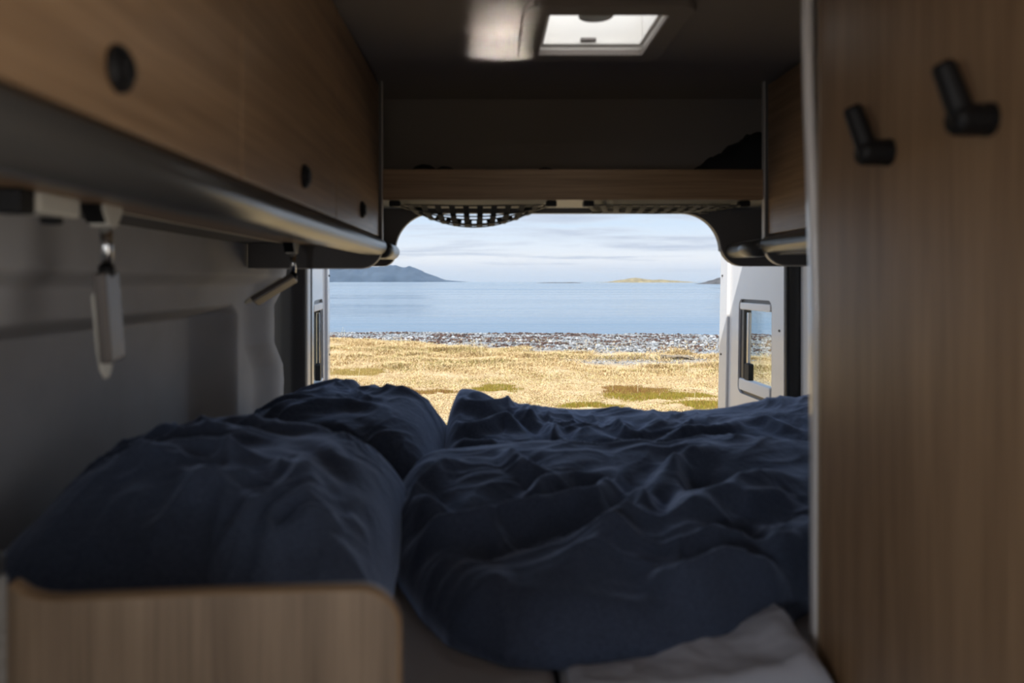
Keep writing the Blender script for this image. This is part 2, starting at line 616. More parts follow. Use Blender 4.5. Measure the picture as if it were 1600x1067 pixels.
def make_grass():
    """dry grass: leaning blades, nobody could count them"""
    N = 260000
    Y = 10.5 + 18.0 * RNG.random(N * 2) ** .9
    X = (-.34 + .78 * RNG.random(N * 2)) * Y
    clump = fbm(X * .8, Y * .8, 41, 4)
    moss = moss_amount(X, Y)
    keep = RNG.random(N * 2) < np.clip(.62 + .5 * clump, .06, 1) * (1 - .97 * gravel_amount(X, Y)) * (1 - .93 * moss)
    X, Y, clump = X[keep][:N], Y[keep][:N], clump[keep][:N]
    n = len(X)
    Z = ground_z(X, Y)
    tall = np.clip(.5 + clump, 0, 1.5) * ss(15.5, 20, Y) * ss(31, 24, Y)
    h = (.012 + .035 * RNG.random(n)) * (.45 + 2.2 * tall)
    a = RNG.random(n) * 2 * PI
    lean = h * (1.0 + 2.2 * RNG.random(n))
    w = .003 + .004 * RNG.random(n)
    px, py = np.cos(a), np.sin(a)
    b0 = np.stack([X - py * w, Y + px * w, Z - .01], -1)
    b1 = np.stack([X + py * w, Y - px * w, Z - .01], -1)
    m = np.stack([X + px * lean * .45, Y + py * lean * .45, Z + h * .8], -1)
    t = np.stack([X + px * lean, Y + py * lean, Z + h], -1)
    mside = np.stack([-py * w * .8, px * w * .8, np.zeros(n)], -1)
    V = np.stack([b0, b1, m + mside, m - mside, t], 1).reshape(-1, 3)
    k = np.arange(n) * 5
    T = np.stack([np.stack([k, k + 1, k + 2], -1), np.stack([k + 1, k + 3, k + 2], -1), np.stack([k + 2, k + 3, k + 4], -1)], 1).reshape(-1, 3)
    straw = np.array([.54, .385, .165]); pale = np.array([.70, .555, .33]); olive = np.array([.30, .27, .08]); brown = np.array([.32, .19, .085])
    q = RNG.random((n, 1)); c = straw * q + pale * (1 - q)
    g = (RNG.random(n) < np.clip(.12 + .35 * vnoise(X * .35, Y * .6, 55), .03, .6))[:, None]
    c = np.where(g, olive * (.7 + .6 * q), c)
    g = (RNG.random(n) < .16)[:, None]
    c = np.where(g, brown, c)
    o = fast_mesh('dry_grass', V, T, vcol_mat('dry_grass_blades', .8), np.repeat(c, 3, 0))
    o['kind'] = 'stuff'; o['label'] = 'pale straw coloured dry grass covering the flat behind the van'; o['category'] = 'grass'

    # tall thin stalks standing up out of the turf
    N2 = 190
    Y = 13 + 15 * RNG.random(N2); X = (-.30 + .68 * RNG.random(N2)) * Y
    keep = (gravel_amount(X, Y) < .5)
    X, Y = X[keep], Y[keep]; n = len(X); Z = ground_z(X, Y)
    h = .12 + .38 * RNG.random(n) ** 3
    a = RNG.random(n) * 2 * PI; l = h * .16
    V, T = [], []
    w = .0032
    for dx, dy in ((w, 0), (-w * .5, w * .87), (-w * .5, -w * .87)):
        V.append(np.stack([X + dx, Y + dy, Z - .02], -1))
    for dx, dy in ((w, 0), (-w * .5, w * .87), (-w * .5, -w * .87)):
        V.append(np.stack([X + dx + np.cos(a) * l, Y + dy + np.sin(a) * l, Z + h], -1))
    V = np.stack(V, 1).reshape(-1, 3)
    k = np.arange(n) * 6
    for i in range(3):
        j = (i + 1) % 3
        T += [np.stack([k + i, k + j, k + 3 + j], -1), np.stack([k + i, k + 3 + j, k + 3 + i], -1)]
    T = np.concatenate(T)
    o = fast_mesh('tall_grass_stalks', V, T, MATS['dry_grass_blades'], np.tile([[.90, .80, .52]], (len(T), 1)))
    o['kind'] = 'stuff'; o['label'] = 'thin bleached stalks standing up out of the dry grass'; o['category'] = 'grass'


# moss patches: centre x, y, half length, half depth, colours, label
MOSS = [
    (-1.72, 14.2, 1.35, .55, 'brown', 'rust brown heather patch in the turf below the headland'),
    (.20, 14.7, .52, .62, 'green', 'small yellow green moss clump beyond the gap between pillow and duvet'),
    (2.75, 14.4, .78, .75, 'brown', 'reddish brown crest of heather behind the large green moss patch'),
    (3.05, 13.75, 1.15, .62, 'green', 'large yellow green moss patch in the middle of the turf'),
    (1.75, 12.85, .62, .32, 'green', 'narrow olive moss strip just above the far duvet'),
    (3.60, 12.60, .75, .42, 'green', 'bright moss patch lying against the foot of the right door'),
    (2.10, 12.15, .34, .26, 'brown', 'tiny brown heather tuft nearest to the van'),
    (-2.9, 17.4, .75, .75, 'olive', 'dull olive grass hummock beside the left door edge'),
]


def moss_amount(X, Y):
    m = np.zeros_like(X)
    for cx, cy, rx, ry, *_ in MOSS:
        d = ((X - cx) / rx) ** 2 + ((Y - cy) / ry) ** 2
        m = np.maximum(m, ss(1.2, .6, d + .25 * vnoise(X * 2.3, Y * 2.3, 71)))
    return m


def make_moss():
    mat = vcol_mat('moss_sprigs', .85)
    pal = {'green': [(.18, .145, .012), (.12, .11, .010), (.27, .21, .03), (.20, .11, .02)],
           'brown': [(.19, .085, .025), (.13, .055, .018), (.25, .16, .04), (.18, .13, .02)],
           'olive': [(.26, .19, .05), (.20, .15, .035), (.36, .27, .09), (.24, .14, .04)]}
    for i, (cx, cy, rx, ry, kind, label) in enumerate(MOSS):
        n = int(9000 * rx * ry + 600)
        r = np.sqrt(RNG.random(n)); a = RNG.random(n) * 2 * PI
        X = cx + rx * r * np.cos(a); Y = cy + ry * r * np.sin(a)
        ok = vnoise(X * 2.1, Y * 2.6, 90 + i) > -.30 + .95 * (r - .55)
        X, Y, r = X[ok], Y[ok], r[ok]; n = len(X)
        dome = .06 * (1 - r ** 2) * (.6 + .4 * vnoise(X * 2, Y * 2, 120 + i))
        Z = ground_z(X, Y) + dome
        h = .008 + .03 * RNG.random(n) ** 2; w = .010 + .014 * RNG.random(n); t = RNG.random(n) * 2 * PI
        c, s = np.cos(t), np.sin(t)
        V = np.stack([np.stack([X - c * w, Y - s * w, Z - .12], -1), np.stack([X + c * w, Y + s * w, Z - .12], -1),
                      np.stack([X - s * w, Y + c * w, Z - .12], -1), np.stack([X + c * w * .4, Y - s * w * .4, Z + h], -1)], 1).reshape(-1, 3)
        k = np.arange(n) * 4
        T = np.stack([np.stack([k, k + 1, k + 3], -1), np.stack([k + 1, k + 2, k + 3], -1), np.stack([k + 2, k, k + 3], -1)], 1).reshape(-1, 3)
        col = np.array(pal[kind])[RNG.integers(0, 4, n)] * (.75 + .5 * RNG.random((n, 1)))
        o = fast_mesh('heather_patch' if kind == 'brown' else 'moss_patch' if kind == 'green' else 'grass_hummock', V, T, mat, np.repeat(col, 3, 0))
        tag(o, label, 'plants')


def ico():
    bm = bmesh.new()
    bmesh.ops.create_icosphere(bm, subdivisions=1, radius=1)
    V = np.array([v.co[:] for v in bm.verts]); T = np.array([[v.index for v in f.verts] for f in bm.faces])
    bm.free()
    return V, T


def scatter(name, X, Y, size, flat, col, mat, lift=.3):
    V0, T0 = ico()
    n = len(X)
    Z = ground_z(X, Y)
    rot = RNG.random(n) * 2 * PI
    V = V0[None] * (1 + .35 * (RNG.random((n, len(V0), 1)) - .5))
    sx = size * (.8 + .5 * RNG.random(n)); sy = size * (.6 + .4 * RNG.random(n)); sz = size * flat
    V = V * np.stack([sx, sy, sz], -1)[:, None, :]
    c, s = np.cos(rot)[:, None], np.sin(rot)[:, None]
    Vx = V[..., 0] * c - V[..., 1] * s + X[:, None]
    Vy = V[..., 0] * s + V[..., 1] * c + Y[:, None]
    Vz = V[..., 2] + (Z + sz * lift)[:, None]
    VV = np.stack([Vx, Vy, Vz], -1).reshape(-1, 3)
    T = (T0[None] + (np.arange(n) * len(V0))[:, None, None]).reshape(-1, 3)
    return fast_mesh(name, VV, T, mat, np.repeat(col, len(T0), 0))


def make_shore():
    mat = vcol_mat('beach_stone', .8)
    n = 48000
    Y = 19 + 14.5 * RNG.random(n); X = (-.34 + .80 * RNG.random(n)) * Y
    k = RNG.random(n) < gravel_amount(X, Y) * np.where(Y < 22.0, .55, 1)
    X, Y = X[k], Y[k]; n = len(X)
    size = .014 + .042 * RNG.random(n) ** 2.2
    size = np.where(Y < 22, size * .75, size)
    v = (.07 + .38 * RNG.random((n, 1)) ** 1.4)
    tint = np.array([[.97, .99, 1.02]]) + .12 * (RNG.random((n, 1)) - .4) * np.array([[1.0, .2, -.9]])
    o = scatter('shingle', X, Y, size, .55, np.clip(v * tint, 0, .9), mat)
    o['kind'] = 'stuff'; o['label'] = 'grey shingle stones banked along the shore'; o['category'] = 'stones'

    # seaweed wrack lying in lines along the bank
    n = 15000
    X = -11 + 28 * RNG.random(n)
    Y = 22.6 + 10.0 * RNG.random(n)
    f = vnoise(X * .42, (Y + .1 * X) * 1.5, 150) + .5 * vnoise(X * 1.5, Y * 3.5, 151)
    k = (f > .22) & (gravel_amount(X, Y) > .6)
    X, Y = X[k], Y[k]; n = len(X)
    size = .02 + .05 * RNG.random(n)
    q = RNG.random((n, 1))
    col = np.array([[.040, .026, .022]]) * (1 - q) + np.array([[.125, .068, .05]]) * q
    o = scatter('seaweed_wrack', X, Y, size, .6, col, vcol_mat('dried_seaweed', .7), .7)
    o['kind'] = 'stuff'; o['label'] = 'dark red brown seaweed washed up among the shingle'; o['category'] = 'seaweed'

    # the larger stones that stand out of the shingle
    V0, T0 = ico()
    protos = []
    for i in range(6):
        V = V0 * (1 + .4 * (RNG.random((len(V0), 1)) - .5)) * np.array([1.0, .75, .55])
        g = [.50, .40, .24, .46, .18, .56][i]
        me = bpy.data.meshes.new('beach_stone')
        me.from_pydata(V.tolist(), [], T0.tolist())
        me.materials.append(principled('large_beach_stone_%d' % i, (g * .95, g, g * 1.05), .8, vary=(14, .3)))
        protos.append(me)
    m = 0
    while m < 120:
        y = 22.5 + 8.5 * random.random(); x = (-.2 + .5 * random.random()) * y
        if float(gravel_amount(np.array([x]), np.array([y]))[0]) < .8:
            continue
        s = .05 + .05 * random.random()
        o = bpy.data.objects.new('beach_stone', protos[m % 6])
        COL.objects.link(o)
        o.location = (x, y, float(ground_z(np.array([x]), np.array([y]))[0]) + s * .3)
        o.scale = (s, s, s); o.rotation_euler = (0, 0, random.random() * 6.28)
        tag(o, 'larger rounded grey stone lying in the shingle bank', 'stone', 'larger stones in the shingle')
        m += 1


def make_driftwood():
    cx, cy = 4.95, 19.9
    gz = float(ground_z(np.array([cx]), np.array([cy]))[0])
    mat = principled('weathered_driftwood', (.20, .165, .12), .9, vary=(18, .5), bump=(60, .6, .01))
    root = empty('driftwood', (cx, cy, gz))
    specs = [((-.42, .0, .07), (.0, .05, .06), (.42, -.12, .02), .055), ((-.38, .08, .02), (-.30, .0, .15), (-.10, .0, .03), .04),
             ((-.15, -.04, .05), (.1, -.02, .13), (.36, -.2, .02), .032), ((.05, .06, .03), (.25, .0, .11), (.46, .08, .02), .03), ((-.45, -.05, .04), (-.36, -.03, .17), (-.22, .02, .05), .03)]
    for i, (a, b, c, r) in enumerate(specs):
        pts = []
        for k in range(9):
            t = k / 8
            p = (1 - t) ** 2 * Vector(a) + 2 * t * (1 - t) * Vector(b) + t * t * Vector(c)
            pts.append(p + Vector((random.uniform(-.012, .012), random.uniform(-.012, .012), random.uniform(-.008, .008))))
        o = tube('trunk' if i == 0 else 'branch', pts, [r * (1 - .55 * k / 8) for k in range(9)], mat, root, 8)
    tag(root, 'twisted grey brown driftwood lying on the gravel patch', 'driftwood')


def make_sea():
    m = bpy.data.materials.new('sea_water')
    m.use_nodes = True
    nt = m.node_tree
    L = nt.links.new
    b = nt.nodes['Principled BSDF']
    b.inputs['Base Color'].default_value = (.11, .175, .25, 1)
    b.inputs['Roughness'].default_value = .12
    b.inputs['IOR'].default_value = 1.333
    geo = nd(nt, 'ShaderNodeNewGeometry')
    last = None
    for sc, det, st, di in (((.07, .5, 1), 6.0, .6, .7), ((.6, 2.4, 1), 4.0, .5, .05), ((.006, .035, 1), 3.0, .5, 1.6)):
        mp = nd(nt, 'ShaderNodeMapping')
        mp.inputs['Scale'].default_value = sc
        L(geo.outputs['Position'], mp.inputs['Vector'])
        n = nd(nt, 'ShaderNodeTexNoise', i_Scale=1.0, i_Detail=det, i_Distortion=.4)
        L(mp.outputs[0], n.inputs['Vector'])
        bp = nd(nt, 'ShaderNodeBump', i_Strength=st, i_Distance=di)
        L(n.outputs['Fac'], bp.inputs['Height'])
        if last:
            L(last.outputs[0], bp.inputs['Normal'])
        last = bp
    L(last.outputs[0], b.inputs['Normal'])
    mp = nd(nt, 'ShaderNodeMapping')
    mp.inputs['Scale'].default_value = (.004, .03, 1)
    L(geo.outputs['Position'], mp.inputs['Vector'])
    n = nd(nt, 'ShaderNodeTexNoise', i_Scale=1.0, i_Detail=4.0, i_Distortion=.6)
    L(mp.outputs[0], n.inputs['Vector'])
    rr = ramp(nt, [(.35, (.04, .04, .04)), (.65, (.24, .24, .24))])
    L(n.outputs['Fac'], rr.inputs[0]); L(rr.outputs[0], b.inputs['Roughness'])
    bm = bmesh.new()
    xs = [-14000, -3000, -300, 300, 3000, 14000]; ys = [30, 120, 600, 3000, 16000]
    vs = [[bm.verts.new((x, y, SEA_Z)) for x in xs] for y in ys]
    for r in range(len(ys) - 1):
        for c in range(len(xs) - 1):
            bm.faces.new((vs[r][c], vs[r][c + 1], vs[r + 1][c + 1], vs[r + 1][c]))
    struct(bm_obj('sea', bm, m), 'calm pale blue sea stretching to the horizon', 'sea')


def island(name, label, cat, dist, prof, depth, mat, seed, rough):
    """prof: (x, height) control points along the shore; the land has real depth and relief"""
    px = np.array([p[0] for p in prof], float); ph = np.array([p[1] for p in prof], float)
    nx, ny = 170, 26
    x = np.linspace(px[0], px[-1], nx); v = np.linspace(-1, 1, ny)
    X, Vv = np.meshgrid(x, v)
    H = np.interp(X, px, ph)
    span = px[-1] - px[0]
    e = np.sqrt(np.clip(1 - Vv ** 2, 0, 1)) ** 1.2
    f = fbm(X / span * 16, Vv * 3 + 7, seed, 5)
    Z = H * e * (1 + rough * f * (1 - .75 * (1 - np.abs(Vv)) ** 2)) - 3 * (1 - e)
    Y = dist + depth * Vv + depth * .12 * vnoise(X / span * 12, Vv * 0, seed + 3)
    o = grid_mesh(name, X, Y, Z + SEA_Z - .2, mat, None, SEA_Z - 12)
    tag(o, label, cat)


def make_far_land():
    rock = principled('haze_tinted_headland_rock', (.040, .058, .085), .95, vary=(.012, .35))  # part of the blue distance haze is put into this rock colour
    turf = principled('tawny_island_turf', (.24, .20, .11), .95, vary=(.05, .4))
    dark = principled('dark_skerry_rock', (.075, .075, .08), .95, vary=(.1, .5))
    k = 6500 / 1200.0
    prof = [(-420, 12), (-330, 17), (-290, 19), (-255, 21), (-210, 22), (-165, 24), (-146, 25.5), (-130, 22.5), (-122, 23.5), (-112, 20), (-100, 16), (-88, 11), (-76, 6.5), (-66, 3.2), (-52, 1.8), (-36, .8), (-28, 0)]
    island('headland', 'long blue grey headland rising from the sea at the left', 'mountain', 6500, [(x * k, h * k) for x, h in prof], 700, rock, 5, .34)
    k = 2600 / 1200.0
    prof = [(168, 0), (190, .8), (202, 3.0), (215, 4.6), (227, 6.8), (235, 7.2), (246, 5.5), (258, 4.0), (272, 4.6), (288, 3.2), (302, 2.2), (320, .9), (332, 0)]
    island('island', 'low tawny island on the horizon right of the middle', 'island', 2600, [(x * k, h * k) for x, h in prof], 90, turf, 15, .25)
    k = 1500 / 1200.0
    prof = [(72, 0), (85, .8), (100, 1.3), (118, 1.0), (135, 1.5), (148, .6), (155, 0)]
    island('skerry', 'flat dark skerry just breaking the water left of the island', 'skerry', 1500, [(x * k, h * k) for x, h in prof], 12, dark, 25, .4)
    k = 900 / 1200.0
    prof = [(322, 0), (335, 1.5), (346, 4), (356, 6.5), (366, 9.5), (390, 12), (440, 16), (520, 18), (600, 10), (640, 0)]
    island('rocky_point', 'dark rocky point of land beside the right door edge', 'headland', 900, [(x * k, h * k) for x, h in prof], 30, dark, 35, .45)


def make_haze():
    m = bpy.data.materials.new('sea_haze')
    m.use_nodes = True
    nt = m.node_tree
    nt.nodes.clear()
    v = nd(nt, 'ShaderNodeVolumeScatter', i_Color=(.36, .60, 1, 1), i_Density=HAZE_DENSITY, i_Anisotropy=.1)
    out = nd(nt, 'ShaderNodeOutputMaterial')
    nt.links.new(v.outputs[0], out.inputs['Volume'])
    o = box('sea_haze', -13000, 13000, 400, 15500, SEA_Z + .5, 190, m, bevel=0)
    o['kind'] = 'stuff'; o['label'] = 'thin blue haze lying over the far sea'; o['category'] = 'haze'


HAZE_DENSITY = .00005
make_ground(); make_sea(); make_far_land(); make_haze(); make_grass(); make_moss(); make_shore(); make_driftwood()

# ================================================================= VAN SHELL
XL, XR, XC = -.735, 1.125, .195            # inner wall faces and centre line
FLOOR_Z, CEIL_Z = -1.42, .53
YR = 2.46                                   # plane of the rear opening
YE = 2.04                                   # end of the overhead lockers / shelf front
YF = -2.9                                   # windscreen

struct(box('floor', XL - .05, XR + .05, YF, YR, FLOOR_Z - .06, FLOOR_Z, VINYL, bevel=.004), 'grey vinyl van floor', 'floor')

SKX0, SKX1, SKY0, SKY1 = .117, .356, 1.49, 1.757      # skylight opening


def make_ceiling():
    out = [(XL - .05, YF), (XR + .05, YF), (XR + .05, 2.23), (XL - .05, 2.23)]
    struct(prism('ceiling', out, 2, CEIL_Z, CEIL_Z + .05, CEIL, holes=[[(SKX0 - .01, SKY0 - .01), (SKX1 + .01, SKY0 - .01), (SKX1 + .01, SKY1 + .01), (SKX0 - .01, SKY1 + .01)][::-1]]), 'warm grey lined van ceiling', 'ceiling')
    # rear roof cap: lining that bends down from the ceiling to the header above the doors, slightly arched across
    xs = np.linspace(XL - .05, XR + .05, 41)
    prof = [(2.20, .545), (2.232, .531), (2.26, .517), (2.32, .47), (2.385, .432), (2.40, .428), (2.405, .416), (2.42, .41), (2.44, .30), (2.45, .238)]
    X, K = np.meshgrid(xs, np.arange(len(prof)))
    P = np.array(prof)
    archv = .016 * (1 - ((X - XC) / .93) ** 2)
    Yg = P[K, 0] + 0 * X
    Zg = P[K, 1] + archv * np.where(K < 5, 1, .5) - .012
    o = grid_mesh('wall_rear', X, Yg, Zg, CEIL)
    sm = o.modifiers.new('solid', 'SOLIDIFY'); sm.thickness = .02; sm.offset = 1
    struct(o, 'lined roof cap bending down behind the rear shelf', 'wall')


make_ceiling()


def wall_x(Y):
    return np.interp(Y, [-3, 1.9, 2.0, 2.1, 2.2, 2.3, 2.40, 2.44, 2.462, 2.52], [XL, XL, -.727, -.716, -.703, -.685, -.660, -.632, -.590, -.583])


def make_left_wall():
    ys = np.concatenate([np.linspace(.55, 1.9, 40), np.linspace(1.91, 2.5, 170)])
    zs = np.concatenate([np.linspace(FLOOR_Z, -.62, 4), np.linspace(-.60, .16, 190), [.3, CEIL_Z + .02]])
    Y, Z = np.meshgrid(ys, zs)
    # pressed panel: an upper bulge, a frame and a recessed field
    h = .020 + .050 * ss(-.014, .022, Z)
    inner = np.maximum(ss(-.098, -.058, Z), ss(2.0, 2.10, Y + .0 * Z))
    # round the corner of the recess
    dz = np.clip((Z + .098 + .05) / .09, 0, 2); dy = np.clip((Y - 1.985) / .115, 0, 2)
    rr = np.sqrt(dz ** 2 + dy ** 2)
    inner = np.maximum(inner, ss(.62, 1.15, rr) * (dz > .02) * (dy > .02))
    h = np.where(Z < .022, -.045 + .095 * inner + .045 * ss(-.014, .022, Z), .095)
    h = h - .045 * ss(-.014, .022, Z) * ss(2.15, 2.36, Y)
    # the wavy seam ridge next to the rear pillar
    seam = np.interp(Z, [-.60, -.40, -.30, -.25, -.18, -.07, -.01, .06], [2.365, 2.360, 2.370, 2.362, 2.298, 2.295, 2.375, 2.40])
    s = Y - seam
    h = h + .034 * ss(-.17, -.05, s) - .050 * ss(-.028, .004, s) + .018 * ss(.006, .014, s)
    X0 = np.interp(Y, [-3, 1.9, 2.3, 2.5], [0, 0, -.022, -.046])
    X = wall_x(Y) + h + X0
    # pillar wall past the seam, split off: its shade is put into the dark colour
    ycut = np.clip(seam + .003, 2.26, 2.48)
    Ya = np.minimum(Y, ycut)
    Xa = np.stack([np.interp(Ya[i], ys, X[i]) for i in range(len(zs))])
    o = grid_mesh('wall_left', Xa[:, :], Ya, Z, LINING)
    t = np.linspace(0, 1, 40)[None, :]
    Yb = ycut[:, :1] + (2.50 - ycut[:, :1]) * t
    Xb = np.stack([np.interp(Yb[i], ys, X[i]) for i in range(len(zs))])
    c = grid_mesh('trim_7', Xb, Yb, Z[:, :1] + 0 * t, principled('shade_darkened_pillar', (.055, .053, .053), .6))
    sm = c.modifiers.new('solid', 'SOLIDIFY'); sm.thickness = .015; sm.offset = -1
    struct(c, 'pillar lining behind the wavy seam beside the left rear door, its shade put into the colour', 'trim')
    sm = o.modifiers.new('solid', 'SOLIDIFY'); sm.thickness = .03; sm.offset = -1
    struct(o, 'grey felt lined left van wall with pressed recess', 'wall')
    # the forward half of the wall, with the kitchen window
    hole = [(-1.15, -.28), (-.35, -.28), (-.35, .12), (-1.15, .12)]
    out = [(YF, FLOOR_Z), (.56, FLOOR_Z), (.56, CEIL_Z), (YF, CEIL_Z)]
    w = prism('wall_left_front', out, 0, XL - .03, XL, LINING, holes=[hole[::-1]])
    struct(w, 'grey lined left wall beside the kitchen', 'wall')


make_left_wall()
hole = [(-.9, FLOOR_Z + .05), (.25, FLOOR_Z + .05), (.25, .3), (-.9, .3)]
struct(prism('wall_right', [(YF, FLOOR_Z), (2.30, FLOOR_Z), (2.30, CEIL_Z), (YF, CEIL_Z)], 0, XR, XR + .03, LINING, holes=[hole[::-1]]), 'grey lined right van wall with sliding door opening', 'wall')
hole = [(-.62, -.75), (1.01, -.75), (1.01, .08), (-.62, .08)]
struct(prism('wall_front', [(XL - .05, FLOOR_Z), (XR + .05, FLOOR_Z), (XR + .05, CEIL_Z), (XL - .05, CEIL_Z)], 1, YF - .03, YF, LINING, holes=[hole[::-1]]), 'cab front with windscreen opening', 'wall')

# rear corner pillars of the body, white paint
struct(prism('trim_1', [(-.80, 2.47), (-.60, 2.47), (-.578, 2.485), (-.576, 2.52), (-.60, 2.545), (-.80, 2.545)], 2, FLOOR_Z, CEIL_Z + .08, BODY_WHITE, bevel=.006), 'white painted left rear pillar', 'pillar')
pil = prism('trim_2', [(1.19, 2.545), (1.055, 2.545), (1.034, 2.53), (1.028, 2.49), (1.034, 2.30), (1.05, 2.12), (1.19, 2.10)], 2, FLOOR_Z, CEIL_Z + .08, BODY_WHITE, bevel=.006)
struct(pil, 'white painted right rear pillar beside the wardrobe', 'pillar')
struct(box('trim_3', XL - .05, XR + .06, 2.47, 2.55, .235, CEIL_Z + .075, BODY_WHITE, bevel=.02, seg=3), 'white header above the rear opening', 'header')


def make_arch():
    """dark grey surround of the rear opening under the shelf"""
    zt, zb = .205, .046
    xl, xr = -.274, .703
    R, r = .115, .038
    pts = [(XL + .06, .30), (XL + .06, zb)]
    pts += arc(xl - r, zb + r, r, 270, 360, 8)
    pts += arc(xl + R, zt - R, R, 180, 90, 12)
    pts += arc(xr - R, zt - R, R, 90, 0, 12)
    pts += arc(xr + r + .03, zb + r + .03, r + .03, 180, 270, 8)
    pts += [(1.03, zb), (1.03, .30)]
    o = prism('trim_4', pts, 1, 2.30, 2.33, GREY_PANEL, bevel=.002)
    struct(o, 'charcoal surround with rounded corners framing the rear opening', 'trim')


make_arch()


# ---------------------------------------------------------------- rear doors
def door(n, hinge, outer, side, label):
    """hinge, outer: (x, y) of the inner face; side = +1 when the outside of the door lies at +x"""
    h, o = Vector((*hinge, 0)), Vector((*outer, 0))
    u = (o - h).normalized(); W = (o - h).length
    nrm = Vector((u.y, -u.x, 0)) * (1 if side > 0 else -1)       # towards the outside of the door
    z0, z1 = -1.36, .34

    def P(a, z, d=0.0):
        # the outer edge leans: the door is a little longer at the foot than at the head
        k = 1 + .055 * (.04 - z) / .56
        v = h + u * (a * k) + nrm * d
        return Vector((v.x, v.y, z))

    def plate(name, outline, d0, d1, mat, parent, holes=None, bevel=0.0):
        ob = prism(name, outline, 2, d0, d1, mat, None, bevel, holes)
        for v in ob.data.vertices:
            v.co = P(v.co.x, v.co.y, v.co.z)
        bm = bmesh.new(); bm.from_mesh(ob.data); bmesh.ops.recalc_face_normals(bm, faces=bm.faces); bm.to_mesh(ob.data); bm.free()
        ob.parent = parent
        return ob
    wa0, wa1, wz0, wz1 = .098, .405, -.428, -.066
    root = empty('door_%d' % n)
    struct(root, label, 'door')
    outl = arc(W - .03, z1 - .03, .03, 0, 90, 6) + arc(.02, z1 - .02, .02, 90, 180, 4) + arc(.02, z0 + .02, .02, 180, 270, 4) + arc(W - .03, z0 + .03, .03, 270, 360, 6)
    plate('inner_panel', outl, 0, .05, BODY_WHITE, root, holes=[rrect(wa0, wa1, wz0, wz1, .03)[::-1]], bevel=0)
    # raised flange down the free edge
    plate('edge_flange', [(W - .10, z0 + .05), (W - .012, z0 + .05), (W - .012, z1 - .05), (W - .10, z1 - .05)], -.010, .002, BODY_WHITE, root, bevel=.004)
    fr = plate('window_frame', rrect(wa0 - .006, wa1 + .006, wz0 - .006, wz1 + .006, .034), .008, .042, WIN_FRAME, root, holes=[rrect(wa0 + .022, wa1 - .022, wz0 + .022, wz1 - .022, .02)[::-1]], bevel=.002)
    pane = plate('window_pane', rrect(wa0 + .01, wa1 - .01, wz0 + .01, wz1 - .01, .02), .030, .035, GLASS, root)
    plate('blind_cassette', rrect(wa0 + .012, wa1 - .012, wz1 - .040, wz1 - .014, .008), -.001, .024, BLIND_WHITE, root, bevel=.003)
    plate('blind_cassette', rrect(wa0 + .012, wa1 - .012, wz0 + .014, wz0 + .058, .008), -.002, .026, BLIND_WHITE, root, bevel=.004)
    plate('blind_guide', [(wa1 - .045, wz0 + .05), (wa1 - .022, wz0 + .05), (wa1 - .022, wz1 - .03), (wa1 - .045, wz1 - .03)], .004, .028, WIN_FRAME, root, bevel=.002)
    plate('window_stay', [(wa1 - .085, wz0 + .12), (wa1 - .072, wz0 + .12), (wa1 - .072, wz1 - .05), (wa1 - .085, wz1 - .05)], .004, .016, CHROME, root, bevel=.002)
    plate('stay_catch', rrect(wa1 - .105, wa1 - .06, wz0 + .055, wz0 + .12, .008), .0, .02, BLACK, root, bevel=.002)
    for zz in (-.30, .02, -.9):
        b = plate('screw_cap', rrect(W - .045, W - .037, zz, zz + .008, .0035, 3), -.013, -.008, BLACK, root)
    for zz in (-.17,):
        plate('screw_cap', rrect(.03, .038, zz, zz + .008, .0035, 3), -.003, .002, BLACK, root)
    # rubber seal along the hinge side and the head
    pts = [P(-.012, z0 + .02, .010), P(-.012, z1 - .02, .010)]
    s = tube('hinge_seal', [P(-.012, z0 + .02 + (z1 - z0 - .04) * k / 12, .010) for k in range(13)], .011, RUBBER, root, 10)
    return root


door(1, (-.586, 2.555), (-.650, 3.14), -1, 'open white left rear door with a narrow view of its window')
door(2, (.990, 2.556), (.968, 3.16), 1, 'open white right rear door with dark framed window')


def body_seal():
    # black rubber weatherstrip on the right pillar flange, with a chrome-like sill beading in front of it
    pts = [(1.04, 2.53), (1.06, 2.53), (1.06, 2.556), (1.01, 2.552), (.992, 2.548), (.990, 2.540), (.996, 2.532)]
    o = prism('trim_5', pts, 2, FLOOR_Z + .02, .2, RUBBER, bevel=.003)
    struct(o, 'black weatherstrip between right pillar and right door', 'seal')
    pts = [(-.60, 2.53), (-.60, 2.552), (-.59, 2.556), (-.577, 2.550), (-.577, 2.534)]
    struct(prism('trim_6', pts, 2, FLOOR_Z + .02, .2, RUBBER, bevel=.002), 'black weatherstrip between left pillar and left door', 'seal')


body_seal()


